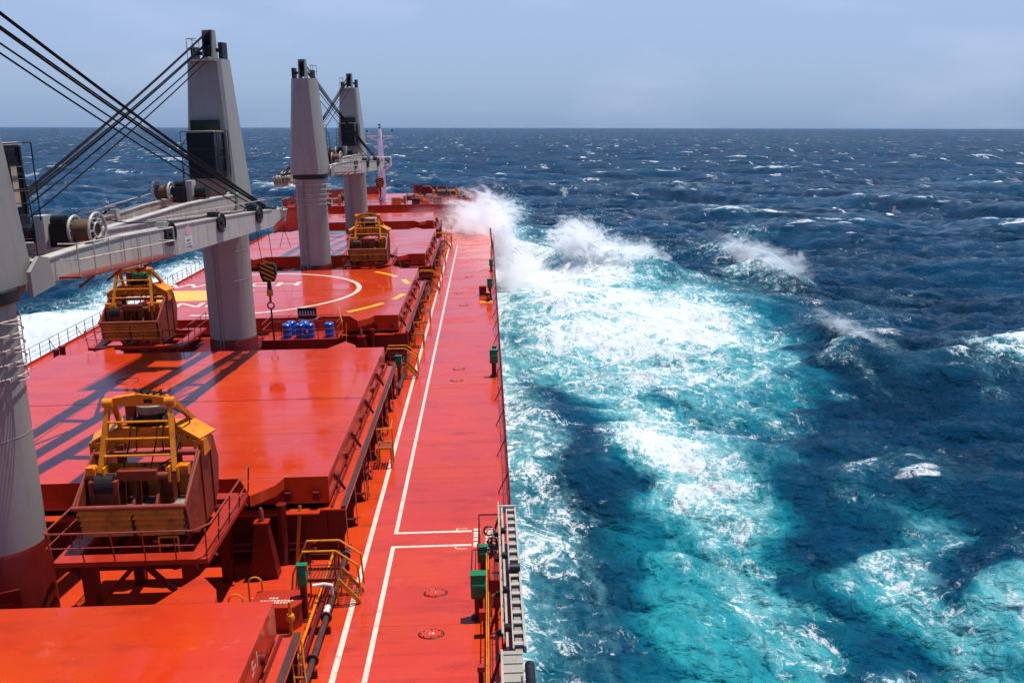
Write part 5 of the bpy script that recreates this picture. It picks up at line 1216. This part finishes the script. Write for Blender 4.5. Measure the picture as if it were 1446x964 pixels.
m = MB(); m.box(-1.5,1.5,-.6,.6,5.35,5.45); m.prism([(-1.5,5.45),(1.5,5.45),(1.3,5.7),(-1.3,5.7)], 'y', -.62, -.58); m.beam((-1.4,0,5.3),(0,0,4.4),.1,.1); m.beam((1.4,0,5.3),(0,0,4.4),.1,.1); lp = m.build('lamp_platform', M_mast, t)
m = MB(); m.path([(-1.5,-.6,6.75),(1.5,-.6,6.75),(1.5,.6,6.75),(-1.5,.6,6.75),(-1.5,-.6,6.75)], .06, 6)
for x in (-1.5,1.5):
    for y in (-.6,.6): m.tube((x,y,5.4),(x,y,6.75),.06,6)
m.build('platform_railing', M_mast, lp)
for x in (-1.0,.95):
    m = MB(); m.lathe([(.2,-.25),(.3,-.1),(.3,.15)], (x,-.1,6.15), 12, 'y'); m.build('lamp', M_black, lp)
for x in (-1.9,1.9):
    m = MB(); m.lathe([(.11,0),(.14,.2),(.05,.32)], (x,0,10.55), 8); m.build('sensor', M_black, t)
for z in (11.05,11.45):
    m = MB(); m.lathe([(.16,0),(.16,.26)], (0,0,z), 10); m.build('top_light', M_black, t)
for s_ in (-.16,.16):
    m = MB(); m.tube((s_,-.52,.2),(s_,-.45,5.3),.03,5); m.build('ladder_rail', M_mast, t)

# the ship's attitude in the seaway: every ship thing is turned about the same point
for o in SHIPTHINGS:
    if o.parent is None:
        o.matrix_basis = SHIP @ o.matrix_basis if o.matrix_basis != Matrix() or True else o.matrix_basis

# ------------------------------------------------------------------ spray
def spray_mat(dens, seed, rad, freq, amp, core, stretch, zfade):
    m = bpy.data.materials.new('sea_spray'); m.use_nodes = True; nt = m.node_tree; L = nt.links; nt.nodes.clear()
    out = node(nt, 'ShaderNodeOutputMaterial'); v = node(nt, 'ShaderNodeVolumePrincipled'); L.new(v.outputs[0], out.inputs['Volume'])
    v.inputs['Color'].default_value = (.985,.99,1,1); v.inputs['Anisotropy'].default_value = 0.35
    tc = node(nt, 'ShaderNodeTexCoord')
    def math_(op, a, b):
        x = node(nt, 'ShaderNodeMath', operation=op)
        for i, q in enumerate((a, b)):
            if isinstance(q, (int, float)): x.inputs[i].default_value = q
            else: L.new(q, x.inputs[i])
        return x.outputs[0]
    # object coordinates run -1..1 in the puff; the noise is in metres, drawn out along the wind
    mp = node(nt, 'ShaderNodeMapping'); mp.inputs['Location'].default_value = (seed, seed*.3, seed*.7); mp.inputs['Scale'].default_value = [rad[i]*freq*stretch[i] for i in range(3)]; L.new(tc.outputs['Object'], mp.inputs[0])
    n = node(nt, 'ShaderNodeTexNoise'); setin(n, Scale=1.0, Detail=9.0, Roughness=0.72, Distortion=0.7); L.new(mp.outputs[0], n.inputs[0])
    ln = node(nt, 'ShaderNodeVectorMath', operation='LENGTH'); L.new(tc.outputs['Object'], ln.inputs[0])
    r2 = math_('POWER', ln.outputs['Value'], 2.0)
    sep = node(nt, 'ShaderNodeSeparateXYZ'); L.new(tc.outputs['Object'], sep.inputs[0])
    prof = math_('SUBTRACT', core, math_('MULTIPLY', r2, core+.75)); prof = math_('SUBTRACT', prof, math_('MULTIPLY', sep.outputs[2], zfade))
    d = math_('ADD', prof, math_('MULTIPLY', math_('SUBTRACT', n.outputs[0], 0.5), amp))
    edge = node(nt, 'ShaderNodeMapRange'); setin(edge, From_Min=0.90, From_Max=1.0, To_Min=1.0, To_Max=0.0); L.new(ln.outputs['Value'], edge.inputs[0])
    r = node(nt, 'ShaderNodeMapRange'); setin(r, From_Min=0.0, From_Max=0.9, To_Min=0, To_Max=dens); r.interpolation_type = 'SMOOTHSTEP'; L.new(d, r.inputs[0])
    L.new(math_('MULTIPLY', r.outputs[0], edge.outputs[0]), v.inputs['Density'])
    return m
def spray(label, loc, rad, rotz=0, dens=1.5, seed=1.0, freq=.28, amp=3.2, core=.55, tilt=0, stretch=(.6,1,1.2), zfade=.35):
    import bmesh
    bm = bmesh.new(); bmesh.ops.create_icosphere(bm, subdivisions=3, radius=1.0); me_ = bpy.data.meshes.new('sea_spray'); bm.to_mesh(me_); bm.free()
    me_.materials.append(spray_mat(dens, seed, rad, freq, amp, core, stretch, zfade)); o = bpy.data.objects.new('sea_spray', me_); COL.objects.link(o)
    o.location = loc; o.scale = rad; o.rotation_euler = (0, tilt, rotz); o['label'] = label; o['category'] = 'spray'; o['kind'] = 'stuff'; return o
spray('white plume of spray bursting over the starboard bow', (15.0, 138, 2.2), (6.8, 9, 7.2), 0, 1.3, 1.0, .50, 8.5, .75, tilt=.3)
spray('drifting spray blowing across the forecastle and foremost hatch', (9.0, 141, 4.0), (8.0, 11, 4.2), 0, .14, 5.0, .30, 5.0, .35, stretch=(.4,1,1.3))
spray('low ragged spray where the bow wave leaves the hull', (20.4, 140, -4.2), (4.6, 13, 4.2), 0, .8, 9.0, .55, 8.5, .35)
spray('wash of spray across the deck by the foremost hatch', (13.4, 124.0, .6), (3.6, 5.5, 1.7), 0, .9, 12.0, .6, 5.0, .4)
spray('tall white crest thrown up from the bow wave', (30.2, 151.5, -1.4), (5.4, 4.5, 5.2), 0, 1.3, 15.0, .6, 9.0, .6, tilt=.45)
spray('long white crest running out from the bow wave', (38.5, 149, -3.6), (7.5, 4.5, 3.6), 0, 1.3, 18.0, .6, 9.0, .6, tilt=.25)
spray('wind-blown crest spray farther out on starboard', (58.8, 152, -3.4), (3.4, 26, 2.8), .08, .5, 21.0, .4, 7.0, .45)
spray('small crest of spray in the middle of the turquoise water', (53.0, 97, -4.3), (1.8, 12, 1.7), .06, .6, 24.0, .6, 7.0, .45)
# flying drops round the plumes
dr = MB(); rs = np.random.default_rng(4)
def drops(n_, c, sd_, r0=.03, r1=.11):
    for _ in range(n_):
        x, y, z = rs.normal(c, sd_); r = rs.uniform(r0, r1)
        if z < SEA_Z+.2: continue
        dr.add([(x-r,y,z-r*.6),(x+r,y,z-r*.6),(x,y+r,z-r*.5),(x,y,z+r)], [(0,1,2),(0,3,1),(1,3,2),(2,3,0)])
drops(700, (18.5,138,1.0), (1.4,4,3.0)); drops(300, (13,141,5), (2.5,5,1.3), .02, .05); drops(700, (31,151.5,-1), (2.4,2,1.9)); drops(700, (39,149,-3.2), (4,2,1.2)); drops(600, (58.5,150,-4.6), (1.6,15,1.0), .02, .08); drops(500, (53.2,97,-5), (1.0,6,.7), .02, .06)
M_drop = paint('spray_drops', (.85,.88,.9), .5, .02, None, 0, 0, 1)
o = dr.build('spray_drops', M_drop, None, smooth=False); o['kind'] = 'stuff'; o['label'] = 'white drops flying round the spray plumes off the bow'; o['category'] = 'spray'

# ------------------------------------------------------------------ sea haze over everything
hz = MB(); hz.box(-32000, 32000, -200, 32000, SEA_Z-6.0, 27.0)
def haze_mat():
    m = bpy.data.materials.new('haze'); m.use_nodes = True; nt = m.node_tree; nt.nodes.clear()
    out = node(nt, 'ShaderNodeOutputMaterial'); v = node(nt, 'ShaderNodeVolumePrincipled'); nt.links.new(v.outputs[0], out.inputs['Volume'])
    v.inputs['Color'].default_value = (.40,.56,.78,1); v.inputs['Density'].default_value = 0.000014; v.inputs['Anisotropy'].default_value = 0.2
    m.cycles.homogeneous_volume = True; return m
if True:
    o = hz.build('haze', haze_mat(), None, smooth=False); o['kind'] = 'stuff'; o['label'] = 'thin sea haze that softens the horizon'
